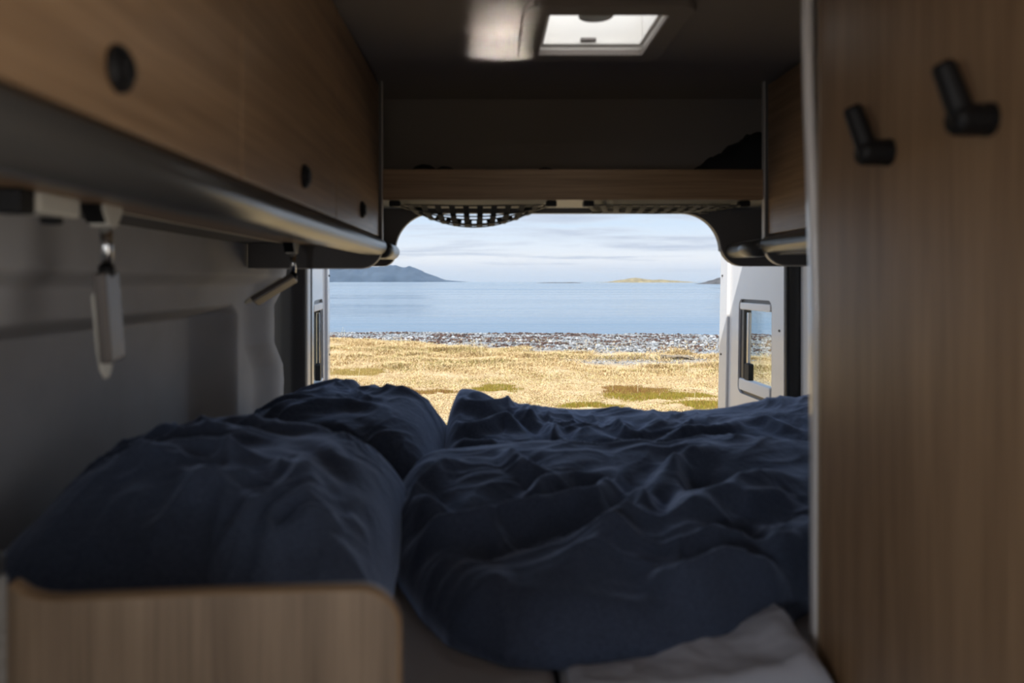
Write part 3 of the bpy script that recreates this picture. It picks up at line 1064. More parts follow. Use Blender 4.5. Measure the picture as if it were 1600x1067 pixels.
# ---------------------------------------------------------------- skylight
def make_skylight():
    root = empty('skylight', ((SKX0 + SKX1) / 2, (SKY0 + SKY1) / 2, CEIL_Z - .014))
    x0, x1, y0, y1 = SKX0, SKX1, SKY0, SKY1
    fr = prism('frame', rrect(x0 - .045, x1 + .045, y0 - .05, y1 + .045, .035), 2, CEIL_Z - .014, CEIL_Z + .001, CEIL, bevel=.003, holes=[rrect(x0 + .002, x1 - .002, y0 + .002, y1 - .002, .006)[::-1]])
    parts = [fr]
    t = .008
    for nm, a in (('shaft_wall', (x0 - t, x0, y0 - t, y1 + t)), ('shaft_wall', (x1, x1 + t, y0 - t, y1 + t)), ('shaft_wall', (x0, x1, y0 - t, y0)), ('shaft_wall', (x0, x1, y1, y1 + t))):
        parts.append(box(nm, *a, CEIL_Z - .004, CEIL_Z + .085, SHAFT_WHITE, bevel=.001))
    # milky dome lid
    n = 12
    u = np.linspace(-1, 1, n); U, Vv = np.meshgrid(u, u)
    X = (x0 + x1) / 2 + U * ((x1 - x0) / 2 + .03); Y = (y0 + y1) / 2 + Vv * ((y1 - y0) / 2 + .03)
    Z = CEIL_Z + .088 + .035 * (1 - U ** 4) * (1 - Vv ** 4)
    parts.append(grid_mesh('lid', X, Y, Z, LID))
    rim = prism('inner_rim', rrect(x0 + .001, x1 - .001, y0 + .001, y1 - .001, .006), 2, CEIL_Z + .010, CEIL_Z + .015, SHAFT_WHITE, holes=[rrect(x0 + .012, x1 - .008, y0 + .012, y1 - .010, .006)[::-1]])
    parts.append(rim)
    kx = (x0 + x1) / 2 - .005
    hd = prism('handle', [(kx + .037, y0 + .004)] + arc(kx, y0 + .135, .037, 0, 180, 14) + [(kx - .037, y0 + .004)], 2, CEIL_Z + .030, CEIL_Z + .040, OFFWHITE, bevel=.002)
    parts.append(hd)
    parts.append(box('latch', kx - .018, kx + .018, y1 - .016, y1 - .004, CEIL_Z + .0155, CEIL_Z + .024, LAMP_GREY, bevel=.002))
    rooted(root, *parts)
    tag(root, 'small bright roof skylight with milky lid in the dark ceiling', 'skylight')


make_skylight()


# ================================================================= FURNITURE
def rail_profile(x, zc, s):
    """rounded bottom rail of a locker: bulges towards the aisle (s = +1: aisle lies at +x)"""
    pts = []
    for a in range(-100, 101, 20):
        pts.append((x + s * (-.006 + .026 * math.cos(math.radians(a))), zc + .023 * math.sin(math.radians(a))))
    pts += [(x - s * .03, zc + .023), (x - s * .03, zc - .023)]
    return pts


def end_panel(name, x_aisle, x_wall, s, z0, z1, y0, y1, parent):
    r = .055
    if s > 0:
        pts = [(x_wall, z0)] + arc(x_aisle - r, z0 + r, r, 270, 360, 10) + [(x_aisle, z1), (x_wall, z1)]
    else:
        pts = [(x_wall, z1), (x_aisle, z1)] + arc(x_aisle + r, z0 + r, r, 180, 270, 10) + [(x_wall, z0)]
    p = prism(name, pts, 1, y0, y1, GREY_PANEL)
    # pale edge banding that follows the panel's free edge
    band = []
    if s > 0:
        path = [(x_wall + .02, z0)] + arc(x_aisle - r, z0 + r, r, 270, 360, 10) + [(x_aisle, z1)]
    else:
        path = [(x_aisle, z1)] + arc(x_aisle + r, z0 + r, r, 180, 270, 10) + [(x_wall - .02, z0)]
    bm = bmesh.new()
    prev = None
    for i, (x, z) in enumerate(path):
        a, b = Vector(path[max(i - 1, 0)]), Vector(path[min(i + 1, len(path) - 1)])
        t = (b - a).normalized(); nn = Vector((t.y, -t.x))
        o = Vector((x, z))
        q = [bm.verts.new((v.x, yy, v.y)) for v, yy in ((o, y0 - .001), (o, y1 + .001), (o + nn * .0025, y1 + .001), (o + nn * .0025, y0 - .001))]
        if prev:
            for k in range(4):
                bm.faces.new((prev[k], prev[(k + 1) % 4], q[(k + 1) % 4], q[k]))
        else:
            bm.faces.new(q)
        prev = q
    bm.faces.new(prev[::-1])
    e = bm_obj('edge_band', bm, EDGE)
    under(p, e)
    p.parent = parent
    return p


def latch(parent, x, y, z, s):
    bm = bmesh.new()
    tube_bm(bm, [(x - s * .002, y, z), (x + s * .004, y, z), (x + s * .0065, y, z)], [.0185, .0185, .0165], 28)
    ring = bm_obj('latch_ring', bm, BLACK)
    ring.parent = parent
    bm = bmesh.new()
    tube_bm(bm, [(x + s * .004, y, z), (x + s * .009, y, z), (x + s * .0105, y, z)], [.0125, .0125, .010], 24)
    k = bm_obj('latch_button', bm, BLACK)
    k.parent = parent


def make_left_locker():
    root = empty('overhead_locker')
    x = -.283
    # carcass behind the doors
    box('carcass', XL + .06, x - .019, -.30, YE - .012, .118, CEIL_Z - .004, GREY_PANEL, root, bevel=.001)
    seams = [-.30, .345, .888, 1.448, YE - .014]
    for a, b in zip(seams[:-1], seams[1:]):
        d = box('door', x - .018, x, a + .0028, b - .0028, .119, CEIL_Z - .012, WOOD_Y, root, bevel=.0015)
        if b > .5:
            yk = {.888: .589, 1.448: 1.19}.get(b, 1.742)
            latch(d, x, yk, .163, 1)
    o = prism('bottom_rail', rail_profile(x, .092, 1), 1, -.30, YE - .012, RAIL, root)
    for p in o.data.polygons:
        p.use_smooth = True
    box('underside_board', -.50, x - .02, -.30, YE - .012, .095, .109, WOOD_Y, root, bevel=.001)
    box('underside_batten', XL + .07, -.503, -.30, YE - .012, .100, .116, GREY_PANEL, root, bevel=.001)
    box('light_strip_edge', -.505, -.499, -.30, YE - .10, .0935, .0955, CREAM, root, bevel=.0005)
    end_panel('end_panel', x + .006, -.63, 1, .036, CEIL_Z + .012, YE - .012, YE + .004, root)
    # the rail runs on to the surround of the rear opening
    o = prism('tail_rail', rail_profile(x + .004, .088, 1), 1, YE + .005, 2.298, RAIL, root)
    for p in o.data.polygons:
        p.use_smooth = True
    tag(root, 'long oak overhead locker with three round latches along the left wall', 'cabinet')


def make_right_locker():
    root = empty('overhead_locker')
    x = .742
    box('carcass', x + .019, XR - .001, 1.08, YE - .012, .118, CEIL_Z - .004, WOOD_Y, root, bevel=.001)
    box('door', x, x + .018, 1.10, YE - .016, .125, CEIL_Z - .012, WOOD_Y, root, bevel=.0015)
    o = prism('bottom_rail', rail_profile(x, .098, -1), 1, 1.08, YE - .012, RAIL, root)
    for p in o.data.polygons:
        p.use_smooth = True
    box('underside_board', x + .02, XR - .002, 1.08, YE - .012, .070, .085, GREY_PANEL, root, bevel=.001)
    end_panel('end_panel', x - .006, XR - .002, -1, .044, CEIL_Z + .012, YE - .012, YE + .004, root)
    o = prism('tail_rail', rail_profile(.735, .092, -1), 1, YE + .005, 2.298, RAIL, root)
    for p in o.data.polygons:
        p.use_smooth = True
    box('tail_ledge', .735, 1.03, YE + .006, 2.298, .098, .116, GREY_PANEL, root, bevel=.002)
    tag(root, 'oak overhead locker on the right half hidden by the wardrobe', 'cabinet')


make_left_locker(); make_right_locker()


def make_shelf():
    root = empty('rear_shelf')
    box('front_board', -.275, .734, YE - .006, YE + .010, .217, .298, WOOD_X, root, bevel=.003)
    box('shelf_board', -.55, 1.02, YE + .0105, 2.43, .219, .236, CREAM, root, bevel=.001)
    tag(root, 'oak fronted shelf spanning the van above the rear opening', 'shelf')


make_shelf()


def make_net(x0, x1, sag, label):
    """elastic luggage net under the shelf: border cord, cross straps and length straps"""
    z = .214
    ya, yb = YE + .035, 2.275
    root = empty('storage_net', ((x0 + x1) / 2, (ya + yb) / 2, z))
    sk = .05
    parts = []

    def pt(u, v):
        x = x0 + (x1 - x0) * u
        inset = sk * v * (1 - 2 * u)
        s = sag * (math.sin(PI * min(1, max(0, u))) ** .8) * math.sin(PI * min(1, max(0, v)) * .80 + .1) - .004
        return Vector((x + inset, ya + (yb - ya) * v, z - max(s, 0) - .006))

    def strap(name, fn, n, w, axis):
        bm = bmesh.new()
        prev = None
        for k in range(n + 1):
            p = fn(k / n)
            d = Vector((0, w, 0)) if axis == 0 else Vector((w, 0, 0))
            q = [bm.verts.new(v) for v in (p - d, p + d, p + d - Vector((0, 0, .003)), p - d - Vector((0, 0, .003)))]
            if prev:
                for j in range(4):
                    bm.faces.new((prev[j], prev[(j + 1) % 4], q[(j + 1) % 4], q[j]))
            else:
                bm.faces.new(q)
            prev = q
        bm.faces.new(prev[::-1])
        return bm_obj(name, bm, NETMAT)
    for v in (0, .2, .4, .6, .8, 1):
        parts.append(strap('border_strap' if v in (0, 1) else 'cross_strap', lambda t, v=v: pt(t, v), 24, .010 if v in (0, 1) else .006, 0))
    for i in range(12):
        u = i / 11
        parts.append(strap('border_strap' if i in (0, 11) else 'length_strap', lambda t, u=u: pt(u, t), 14, .008, 1))
    for u, v in ((0, 0), (1, 0), (0, 1), (1, 1)):
        p = pt(u, v)
        parts.append(box('corner_clip', p.x - .014, p.x + .014, p.y - .014, p.y + .014, p.z - .006, z + .003, BLACK, bevel=.002))
    rooted(root, *parts)
    tag(root, label, 'net', 'luggage nets under the shelf')


make_net(-.247, .175, .055, 'sagging black luggage net under the left half of the shelf')
make_net(.275, .695, .014, 'taut black luggage net under the right half of the shelf')


def make_bag():
    u = np.linspace(-1, 1, 40); v = np.linspace(-1, 1, 22)
    U, Vv = np.meshgrid(u, v)
    H = np.interp(U, [-1, -.86, -.6, -.2, .2, .7, 1], [.055, .065, .07, .11, .155, .19, .19])
    e = (1 - np.abs(U) ** 8) ** .3 * (1 - np.abs(Vv) ** 4) ** .5
    X = .675 + U * .17; Y = 2.20 + Vv * .10
    Z = .237 + H * e * (1 + .12 * fbm(U * 3, Vv * 3, 5, 3))
    o = grid_mesh('travel_bag', X, Y, Z, BAGMAT, None, .237, .01)
    tag(o, 'slumped black cloth bag at the right end of the rear shelf', 'bag')


make_bag()


def make_rolls():
    for x, r, lab in ((-.170, .0418, 'small dark rolled bundle at the left end of the rear shelf'), (-.112, .0392, 'smaller dark bundle second from the left on the rear shelf'), (.165, .0378, 'tiny dark knob peeking over the middle of the shelf board')):
        n = 14
        bm = bmesh.new()
        pts, rad = [], []
        for k in range(n):
            t = k / (n - 1)
            pts.append((x + .004 * math.sin(k * 1.7), 2.075 + .16 * t, .237 + r))
            rad.append(r * (max(.0, 1 - (2 * t - 1) ** 6)) ** .5 * (1 + .04 * math.sin(k * 2.3)) + .002)
        tube_bm(bm, pts, rad, 16)
        o = bm_obj('rolled_bundle', bm, BAGMAT, None, True)
        tag(o, lab, 'bundle')


make_rolls()


# ---------------------------------------------------------------- reading lamps and socket under the left locker
def make_lamp(y, head_dir, label):
    x, z = -.478, .0945
    root = empty('reading_lamp', (x, y, z))
    parts = [prism('mount', [(y - .024, z + .002), (y + .024, z + .002), (y + .024, z - .006), (y + .010, z - .026), (y - .010, z - .026), (y - .024, z - .006)], 0, x - .016, x + .010, OFFWHITE, bevel=.002),
             prism('mount_shell', [(y - .034, z + .002), (y - .010, z + .002), (y - .006, z - .022), (y - .016, z - .022)], 0, x - .018, x + .006, BLACK, bevel=.002)]
    top = Vector((x, y, z - .022)); bot = Vector((x, y, z - .078))
    parts.append(tube('stem', [top, bot], .0075, CHROME, None, 16))
    parts.append(tube('joint', [bot + Vector((0, 0, .004)), bot - Vector((0, 0, .010))], .0095, BLACK, None, 14))
    d = Vector(head_dir).normalized()
    side = d.cross(Vector((1, .0, .15))).normalized() if abs(d.x) < .9 else d.cross(Vector((0, 0, 1))).normalized()
    nrm = d.cross(side).normalized()
    Lh = .122

    def slab(name, a0, a1, w0, w1, d0, d1, mat, bevel=.002, tip=False):
        outl = [(a0, -w0), (a1, -w1), (a1, w1), (a0, w0)]
        if tip:
            outl = [(a0, -w0), (a1 - .035, -w1), (a1 - .012, -w1 * .78), (a1, -w1 * .32), (a1, w1 * .32), (a1 - .012, w1 * .78), (a1 - .035, w1), (a0, w0)]
        o = prism(name, outl, 2, d0, d1, mat, None, bevel)
        org = bot - Vector((0, 0, .008))
        for v in o.data.vertices:
            v.co = org + d * v.co.x + side * v.co.y + nrm * v.co.z
        return o
    parts.append(slab('head', -.004, Lh * .9, .0205, .0215, -.0075, .0075, LAMP_GREY, .003))
    parts.append(slab('diffuser', .022, Lh * 1.08, .0185, .0175, .0076, .0125, OFFWHITE, .002, True))
    parts.append(slab('touch_switch', .0, .018, .014, .014, .0076, .010, BLACK, .001))
    rooted(root, *parts)
    tag(root, label, 'lamp', 'reading lamps under the left locker')


make_lamp(.966, (.03, .10, -1), 'blurred swivel reading lamp hanging straight down nearest to the camera')
make_lamp(1.90, (-.72, -.1, -.45), 'swivel reading lamp tilted sideways beside the locker end panel')


def make_socket():
    root = empty('socket_box', (-.48, .835, .0945))
    a = box('housing', -.50, -.462, .795, .876, .071, .0945, OFFWHITE, bevel=.004)
    b = box('plug', -.49, -.470, .840, .856, .063, .072, BLACK, bevel=.003)
    c = box('cable_clip', -.498, -.466, .768, .7945, .069, .0945, BLACK, bevel=.003)
    rooted(root, a, b, c)
    tag(root, 'small off white switch box fixed under the left locker', 'switch box')


make_socket()


# ---------------------------------------------------------------- wardrobe on the right
def make_wardrobe():
    root = empty('wardrobe', (.80, .68, FLOOR_Z))
    x = .452
    parts = [box('side_panel', x, x + .02, .30, 1.040, FLOOR_Z, CEIL_Z - .002, WOOD_Z, bevel=.001),
             box('carcass', x + .0205, XR - .002, .30, 1.052, FLOOR_Z, CEIL_Z - .002, GREY_PANEL, bevel=.002)]
    # softly rounded corner post of lighter tan, then the pale inner moulding that swells out towards the ceiling
    pts = [(x + .02, 1.041)] + [(x + .022 - .022 * math.sin(math.radians(a)), 1.041 + .030 * math.cos(math.radians(a)) * 0 + .030 * (1 - math.cos(math.radians(90 - a)) * 1) if False else 1.041 + .030 * math.cos(math.radians(a))) for a in range(90, -1, -10)]
    parts.append(prism('corner_post', pts, 2, FLOOR_Z, CEIL_Z - .002, wood('tan_corner_post', 2, (.42, .31, .21), (.33, .235, .15), .4)))
    zs = np.linspace(FLOOR_Z + .02, CEIL_Z - .003, 50)
    n = 10
    X, Y, Z = [], [], []
    for z in zs:
        sw = .002 + .015 * float(ss(-.1, .36, z)) 
        row = []
        for k in range(n):
            a = math.radians(90 * k / (n - 1))
            X.append(x + .020 - (.020 + sw - .004) * math.sin(a) + 0)
            Y.append(1.060 + .046 * math.cos(a))
            Z.append(z)
    sh = (len(zs), n)
    g = grid_mesh('pale_moulding', np.array(X).reshape(sh), np.array(Y).reshape(sh), np.array(Z).reshape(sh), principled('pale_moulding', (.90, .87, .86), .35, coat=.5))
    sm = g.modifiers.new('solid', 'SOLIDIFY'); sm.thickness = .012; sm.offset = -1
    parts.append(g)
    rooted(root, *parts)
    tag(root, 'tall oak wardrobe wall with two black coat hooks on the right', 'wardrobe')
    for y, z in ((.862, .145), (.690, .1455)):
        bm = bmesh.new()
        tube_bm(bm, [(x, y, z), (x - .003, y, z)], [.0155, .0155], 24)
        hook = bm_obj('coat_hook', bm, BLACK)
        bm = bmesh.new()
        tube_bm(bm, [(x - .002, y, z), (x - .030, y, z), (x - .034, y, z)], [.0145, .0145, .012], 24)
        b = bm_obj('stub', bm, BLACK)
        bm = bmesh.new()
        tube_bm(bm, [(x - .018, y, z - .010), (x - .024, y, z + .002), (x - .039, y + .003, z + .048), (x - .0405, y + .0035, z + .052)], [.009, .0115, .0105, .008], 20)
        c = bm_obj('peg', bm, BLACK)
        rooted(root, hook)
        for q in (b, c):
            q.parent = hook


make_wardrobe()


# ---------------------------------------------------------------- kitchen end and bed panel on the left
def make_kitchen():
    root = empty('kitchen_unit', (-.59, .2, FLOOR_Z))
    a = box('cabinet', XL + .002, -.4305, -.45, .692, FLOOR_Z, -.262, STONE_TOP, bevel=.003)
    b = box('worktop', XL + .002, -.4315, -.45, .692, -.2615, -.240, principled('dark_worktop', (.03, .03, .032), .35), bevel=.004)
    rooted(root, a, b)
    tag(root, 'speckled grey kitchen unit just showing at the left edge', 'kitchen unit')
    g = prism('glass_cover', rrect(XL + .04, -.433, .25, .690, .03), 2, -.2385, -.2305, TEAL_GLASS, bevel=.002)
    tag(g, 'green edged glass cover lying on the kitchen worktop', 'glass cover')


make_kitchen()


def make_bed_panel():
    y0, y1 = .715, .735
    zt = -.291
    xr = -.083
    r = .037
    pts = [(-.446, FLOOR_Z), (xr, FLOOR_Z)] + arc(xr - r, zt - r + .003, r, 0, 90, 12) + [(-.28, zt - .002), (-.40, zt - .007)] + [(-.418, zt - .006), (-.432, zt - .002), (-.446, zt + .007)]
    root = empty('bed_end_panel', (-.26, .725, FLOOR_Z))
    a = prism('board', pts, 1, y0, y1, wood('greyed_oak_laminate_upright', 2, (.31, .225, .155), (.17, .12, .082), .45, .9))
    # tan edge lipping
    path = pts[1:]
    bm = bmesh.new(); prev = None
    for i, (x, z) in enumerate(path):
        p, q = Vector(path[max(i - 1, 0)]), Vector(path[min(i + 1, len(path) - 1)])
        t = (q - p).normalized(); nn = Vector((t.y, -t.x)); o = Vector((x, z))
        sec = []
        for k in range(7):
            an = PI * k / 6
            v = o + nn * (.0035 * math.sin(an))
            sec.append(bm.verts.new((v.x, (y0 + y1) / 2 - .0101 * math.cos(an), v.y)))
        if prev:
            for k in range(6):
                bm.faces.new((prev[k], prev[k + 1], sec[k + 1], sec[k]))
        prev = sec
    b = bm_obj('edge_lipping', bm, wood('tan_lipping', 0, (.30, .20, .12), (.24, .155, .09), .4), None, True)
    rooted(root, a, b)
    tag(root, 'low oak panel with rounded corner at the foot of the bed', 'panel')


make_bed_panel()


# ---------------------------------------------------------------- bed
MZ = -.52
struct_base = box('bed_platform', -.58, XR - .012, 1.075, 2.44, FLOOR_Z, MZ - .131, WOOD_X, bevel=.003)
tag(struct_base, 'oak bed base under the grey mattress cushions', 'bed base')


def mattress(x0, x1, label):
    o = box('mattress_cushion', x0, x1, .955 if x1 < .46 else 1.075, 2.44, MZ - .13, MZ, MATTRESS, bevel=.022, seg=4)
    tag(o, label, 'mattress', 'mattress cushions')


mattress(-.645, .094, 'dark grey mattress cushion under the pillows and left end of the duvet')
mattress(.098, .449, 'lighter grey mattress cushion showing below the duvet hem')
mattress(.453, XR - .012, 'grey mattress cushion hidden mostly behind the wardrobe')


def smooth_path(pts, per=6):
    P = np.array(pts, float)
    E = np.concatenate([[2 * P[0] - P[1]], P, [2 * P[-1] - P[-2]]])
    out = []
    for i in range(1, len(E) - 2):
        for k in range(per):
            t = k / per
            out.append(.5 * (2 * E[i] + (E[i + 1] - E[i - 1]) * t + (2 * E[i - 1] - 5 * E[i] + 4 * E[i + 1] - E[i + 2]) * t * t + (3 * E[i] - E[i - 1] - 3 * E[i + 1] + E[i + 2]) * t ** 3))
    return np.array(out + [E[-2]])


def ridges(X, Y, lines, seed=0, gain=1.5):
    """soft folds along plan polylines: (height, width, [(x, y), ...])"""
    Z = np.zeros_like(X)
    Xw = X + .006 * vnoise(X * 22, Y * 22, 300 + seed)
    Yw = Y + .006 * vnoise(X * 22, Y * 22, 301 + seed)
    for amp, w, pts in lines:
        P = smooth_path(pts, 5)
        w = w * 1.15
        s = np.concatenate([[0], np.cumsum(np.linalg.norm(np.diff(P, axis=0), axis=1))])
        best = np.full(X.shape, 1e9); tt = np.zeros_like(X)
        for a, b, s0, s1 in zip(P[:-1], P[1:], s[:-1], s[1:]):
            d = b - a
            L2 = max(float(d @ d), 1e-9)
            t = np.clip(((Xw - a[0]) * d[0] + (Yw - a[1]) * d[1]) / L2, 0, 1)
            q = np.hypot(Xw - a[0] - t * d[0], Yw - a[1] - t * d[1])
            m = q < best
            best = np.where(m, q, best); tt = np.where(m, (s0 + t * (s1 - s0)) / s[-1], tt)
        fade = ss(-.05, .3, np.minimum(tt, 1 - tt))
        Z += gain * amp * fade * (np.exp(-(best / w) ** 1.8) - .40 * np.exp(-((best - 2.2 * w) / (1.3 * w)) ** 2))
    return Z


def wrinkle(X, Y, seed, scale=1.0, ang=0.0):
    c, s = math.cos(ang), math.sin(ang)
    u, v = X * c + Y * s, -X * s + Y * c
    u = u + .10 * vnoise(X * 5, Y * 5, seed + 9); v = v + .06 * vnoise(X * 5, Y * 5, seed + 8)
    a = 1 - np.abs(vnoise(u * 4 * scale, v * 11 * scale, seed))
    b = 1 - np.abs(vnoise(u * 9 * scale, v * 20 * scale, seed + 1))
    m = np.clip(.5 + .9 * vnoise(X * 3.5, Y * 3.5, seed + 2), .1, 1)
    return m * (a ** 3 + .4 * b ** 3)


def make_near_duvet():
    nx, ny = 300, 200
    u = np.linspace(0, 1, nx); v = np.linspace(0, 1, ny)
    U, V = np.meshgrid(u, v)
    # plan outline: front hem, left end, hidden right end
    xl = np.interp(v, [0, .06, .15, .3, .5, .7, .9, 1], [.03, -.055, -.10, -.15, -.195, -.205, -.20, -.17])
    X = xl[:, None] + (1.02 - xl[:, None]) * U
    yf = np.interp(X, [-.2, -.05, .10, .25, .33, .43, .51, .7, 1.0], [1.075, 1.035, 1.020, 1.045, 1.07, 1.135, 1.205, 1.25, 1.28])
    Y = yf + (1.875 - yf) * V
    base = np.interp(Y, [1.0, 1.08, 1.2, 1.4, 1.6, 1.70, 1.78, 1.86, 1.93], [-.47, -.445, -.43, -.408, -.392, -.386, -.388, -.41, -.455])
    top = np.interp(X, [-.2, -.1, .05, .2, .28, .36, .42, .5, .65, .8, 1.0], [-.03, -.004, .006, .003, -.008, .0, -.006, .010, .006, .008, .008])
    Z = base + top * ss(1.3, 1.7, Y)
    Z = Z + ridges(X, Y, [
        (.030, .020, [(0.296, 1.641), (0.25, 1.526), (0.198, 1.397), (0.154, 1.367), (0.102, 1.338), (0.042, 1.295), (-0.01, 1.264), (-0.07, 1.269), (-0.137, 1.289), (-0.174, 1.284)]),
        (.020, .018, [(-0.01, 1.269), (0.019, 1.305), (0.076, 1.397), (0.124, 1.485), (0.198, 1.552), (0.278, 1.626)]),
        (.012, .014, [(-0.005, 1.249), (0.018, 1.239), (0.035, 1.214)]),
        (.024, .030, [(0.408, 1.648), (0.316, 1.47), (0.249, 1.316), (0.19, 1.215), (0.129, 1.146), (0.076, 1.099)]),
        (.028, .034, [(0.635, 1.543), (0.567, 1.51), (0.469, 1.447), (0.402, 1.397), (0.347, 1.305), (0.283, 1.197)]),
        (.014, .02, [(0.59, 1.432), (0.519, 1.411), (0.445, 1.373)]),
        (.022, .022, [(0.472, 1.146), (0.419, 1.16), (0.359, 1.146), (0.291, 1.109), (0.249, 1.16)]),
        (.018, .018, [(-0.148, 1.44), (-0.106, 1.373), (-0.053, 1.305)]),
        (.016, .015, [(-0.179, 1.397), (-0.143, 1.447), (-0.097, 1.552), (-0.042, 1.626)]),
        (.014, .015, [(0.043, 1.715), (0.074, 1.569), (0.107, 1.552), (0.167, 1.587)]),
        (.014, .02, [(0.4, 1.637), (0.367, 1.44), (0.321, 1.295)]),
        (.018, .02, [(0.481, 1.715), (0.409, 1.626), (0.362, 1.552)]),
        (.016, .02, [(0.516, 1.254), (0.442, 1.225), (0.397, 1.254), (0.341, 1.215)]),
        (.016, .02, [(0.392, 1.045), (0.413, 1.068), (0.436, 1.099), (0.463, 1.125)]),
        (.012, .018, [(0.242, 1.478), (0.28, 1.425), (0.295, 1.349)]),
        (.010, .03, [(-0.041, 1.039), (-0.035, 1.063), (-0.004, 1.086), (0.043, 1.09)])], 1)
    Z = Z + .014 * wrinkle(X, Y, 500, 1.0, .5) + .012 * fbm(X * 3, Y * 3, 510, 2)
    # plump rolled edge all round
    e = np.minimum.reduce([(X - xl[:, None]) / .085, (Y - yf) / .055, (1.875 - Y) / .06 + 0 * X, (1.02 - X) / .05])
    e = np.clip(e, 0, 1)
    Z = MZ + .004 + (Z - MZ) * np.sqrt(np.clip(1 - (1 - e) ** 2, 0, 1))
    o = grid_mesh('duvet', X, Y, Z, LINEN, None, MZ + .002, .015)
    tag(o, 'rumpled navy linen duvet nearest to the camera filling the front of the bed', 'duvet')


def make_far_duvet():
    nx, ny = 280, 120
    U, V = np.meshgrid(np.linspace(0, 1, nx), np.linspace(0, 1, ny))
    v = V[:, :1]
    xl = np.interp(v, [0, .3, .6, .9, 1], [-.08, -.115, -.125, -.115, -.10])
    X = xl + (1.05 - xl) * U
    Y = 1.825 + .555 * V + .012 * vnoise(X * 4, V * 0, 77)
    Z = np.interp(Y, [1.75, 1.85, 2.0, 2.2, 2.30, 2.40], [-.455, -.435, -.412, -.392, -.388, -.40])
    Z = Z + .062 * np.exp(-((X + .07) / .10) ** 2 - ((Y - 2.26) / .16) ** 2) + .02 * ss(.6, 1.0, X)
    Z = Z + np.interp(X, [-.1, .1, .25, .45, .6, .8, 1.0], [0, .006, .0, -.008, -.006, .006, .012])
    Z = Z + ridges(X, Y, [
        (.022, .018, [(-0.093, 2.1), (-0.06, 2.04), (-0.008, 2.056), (0.053, 2.107), (0.11, 2.022)]),
        (.020, .016, [(-0.088, 2.181), (0.007, 2.186), (0.092, 2.328)]),
        (.018, .016, [(0.164, 2.154), (0.182, 1.999), (0.202, 1.916), (0.221, 1.84)]),
        (.018, .016, [(0.089, 2.249), (0.145, 2.1), (0.173, 2.074)]),
        (.018, .018, [(0.276, 2.048), (0.317, 1.978), (0.34, 1.906), (0.42, 1.957), (0.512, 2.036), (0.635, 2.074), (0.718, 2.141)]),
        (.016, .016, [(0.718, 2.141), (0.773, 2.1), (0.789, 2.023), (0.819, 1.988)]),
        (.014, .014, [(0.266, 1.877), (0.344, 1.926)]),
        (.016, .016, [(0.358, 2.183), (0.368, 2.061), (0.42, 2.023)]),
        (.016, .016, [(0.502, 2.155), (0.446, 2.074), (0.393, 1.999)]),
        (.014, .015, [(-0.094, 1.959), (-0.022, 1.937), (0.041, 1.904)]),
        (.014, .015, [(0.551, 1.916), (0.641, 1.978), (0.702, 1.946)])], 2, 1.0)
    Z = Z + .013 * wrinkle(X, Y, 600, 1.3, .9) + .010 * fbm(X * 5, Y * 5, 610, 2)
    e = np.clip(np.minimum.reduce([(X - xl) / .045, (Y - 1.825) / .03, (2.385 - Y) / .05, (1.05 - X) / .05]), 0, 1)
    Z = MZ + .004 + (Z - MZ) * np.sqrt(np.clip(1 - (1 - e) ** 2, 0, 1))
    o = grid_mesh('duvet', X, Y, Z, LINEN, None, MZ + .002, .012)
    tag(o, 'navy linen duvet lying along the rear edge of the bed by the doors', 'duvet')


def make_pillow(cx, cy, rx, ry, H, rot, lines, seed, label, lean=0.0, gain=1.0):
    n = 190
    u = np.linspace(-1, 1, n)
    u = np.sign(u) * np.abs(u) ** .9
    U, V = np.meshgrid(u, u)
    # corners drawn in, sides slightly hollow
    k = 1 - .045 * (1 - V ** 2) * U ** 4 - .0
    k2 = 1 - .045 * (1 - U ** 2) * V ** 4
    c, s = math.cos(rot), math.sin(rot)
    a, b = U * rx * k, V * ry * k2
    X = cx + a * c - b * s; Y = cy + a * s + b * c
    e = np.clip((1 - np.abs(U) ** 3) * (1 - np.abs(V) ** 3), 0, 1) ** .5
    Z = MZ + .03 + H * e * (1 + lean * U)
    Z = Z + e * (ridges(X, Y, lines, seed, gain) + .027 * wrinkle(X, Y, seed * 50, 1.2, 1.2) + .018 * fbm(X * 4, Y * 4, seed * 60, 2))
    o = grid_mesh('pillow', X, Y, Z, LINEN, None, MZ + .002, .05)
    tag(o, label, 'pillow', 'pillows at the left wall')


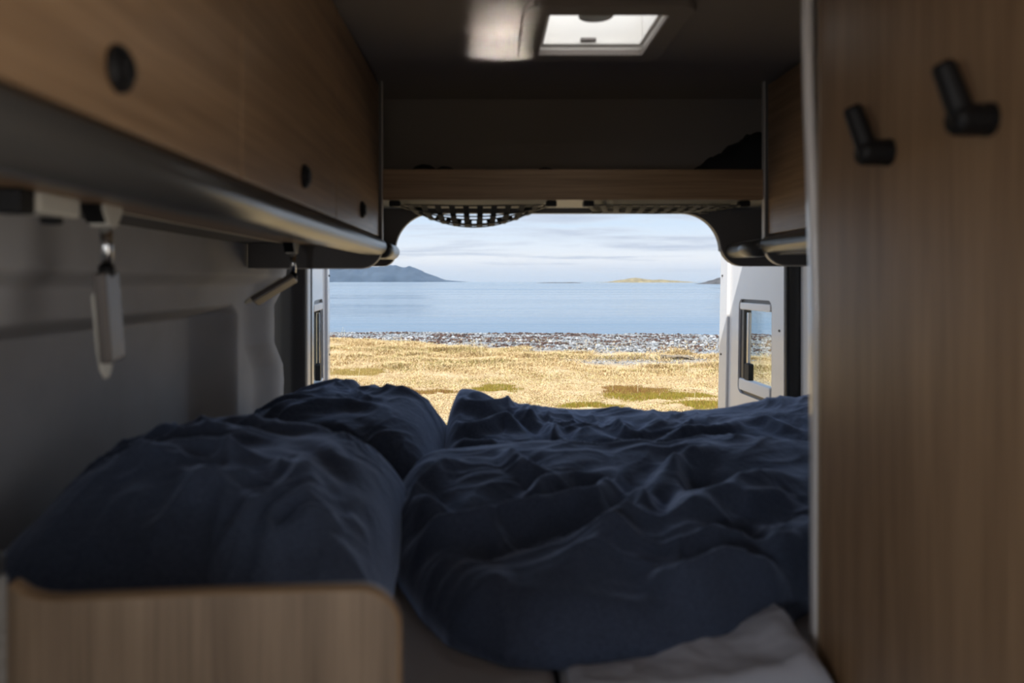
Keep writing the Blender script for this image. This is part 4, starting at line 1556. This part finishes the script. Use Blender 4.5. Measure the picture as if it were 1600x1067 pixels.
make_near_duvet()
make_far_duvet()
make_pillow(-.425, 1.28, .290, .36, .222, .03, [
    (.026, .020, [(-0.314, 1.275), (-0.263, 1.152), (-0.248, 1.067), (-0.223, 1.011), (-0.199, 1.02)]),
    (.018, .018, [(-0.276, 1.363), (-0.234, 1.269), (-0.177, 1.401)]),
    (.020, .018, [(-0.441, 1.012), (-0.416, 0.979), (-0.394, 0.959), (-0.378, 0.953), (-0.363, 0.981)]),
    (.016, .018, [(-0.39, 1.021), (-0.406, 1.073), (-0.412, 1.112)]),
    (.018, .022, [(-0.589, 1.052), (-0.572, 1.092), (-0.525, 1.146), (-0.444, 1.198), (-0.342, 1.207)]),
    (.018, .018, [(-0.281, 1.092), (-0.289, 1.154), (-0.338, 1.193)]),
    (.016, .018, [(-0.199, 1.02), (-0.221, 1.033), (-0.195, 1.076), (-0.184, 1.061)]),
    (.014, .018, [(-0.258, 0.963), (-0.235, 0.981), (-0.211, 0.989), (-0.175, 1.049)]),
    (.014, .02, [(-0.355, 1.008), (-0.353, 1.044), (-0.355, 1.087)]),
    (.014, .018, [(-0.207, 1.12), (-0.182, 1.116), (-0.165, 1.118)]),
    (.016, .025, [(-.65, 1.42), (-.52, 1.45), (-.38, 1.43), (-.27, 1.46)]),
    (.014, .02, [(-.60, 1.25), (-.45, 1.33), (-.33, 1.36)])], 3, 'plump navy pillow in the left foreground behind the low oak panel', 0.0, .75)
make_pillow(-.365, 1.99, .262, .33, .20, -.05, [
    (.014, .018, [(-0.453, 1.808), (-0.4, 1.872), (-0.338, 1.907), (-0.242, 1.866)]),
    (.012, .018, [(-0.554, 1.818), (-0.489, 1.82), (-0.443, 1.911)]),
    (.010, .014, [(-0.347, 1.774), (-0.301, 1.732), (-0.271, 1.703)])], 4, 'smoother navy pillow at the back beside the left rear door')


def make_sheet():
    """the pale sheet pushed up in folds in front of the duvet hem"""
    nx, ny = 120, 80
    U, V = np.meshgrid(np.linspace(0, 1, nx), np.linspace(0, 1, ny))
    X = .105 + .335 * U
    Y = .962 + (.10 + .16 * U) * V
    rise = ss(.2, 1, U) * (.012 + .022 * V)
    fold = np.abs(np.sin((X * 19 - Y * 9) + .9 * vnoise(X * 9, Y * 9, 810))) ** 2.5
    Z = MZ + .004 + rise + .016 * fold * ss(.25, .8, U) + .004 * fbm(X * 14, Y * 14, 820, 3) + .004
    e = np.clip(np.minimum.reduce([U / .08, (1 - U) / .05, V / .12, (1 - V) / .1]), 0, 1)
    Z = MZ + .002 + (Z - MZ) * np.sqrt(1 - (1 - e) ** 2)
    o = grid_mesh('bed_sheet', X, Y, Z, principled('pale_grey_sheet', (.50, .53, .62), .9, spec=.2, bump=(500, .3, .0006)), None, MZ + .0005, .004)
    tag(o, 'pale grey sheet rumpled below the duvet hem beside the wardrobe', 'sheet')


make_sheet()


def seat_root(root):
    """stand the Empty of a thing at the middle of its base without moving its parts"""
    pts = np.array([v.co[:] for c in root.children for v in c.data.vertices])
    lo, hi = pts.min(0), pts.max(0)
    root.location = ((lo[0] + hi[0]) / 2, (lo[1] + hi[1]) / 2, lo[2])
    for c in root.children:
        c.matrix_parent_inverse = Matrix.Translation(-root.location)


for o in list(COL.objects):
    if o.type == 'EMPTY' and o.parent is None and o.location.length < 1e-6:
        seat_root(o)
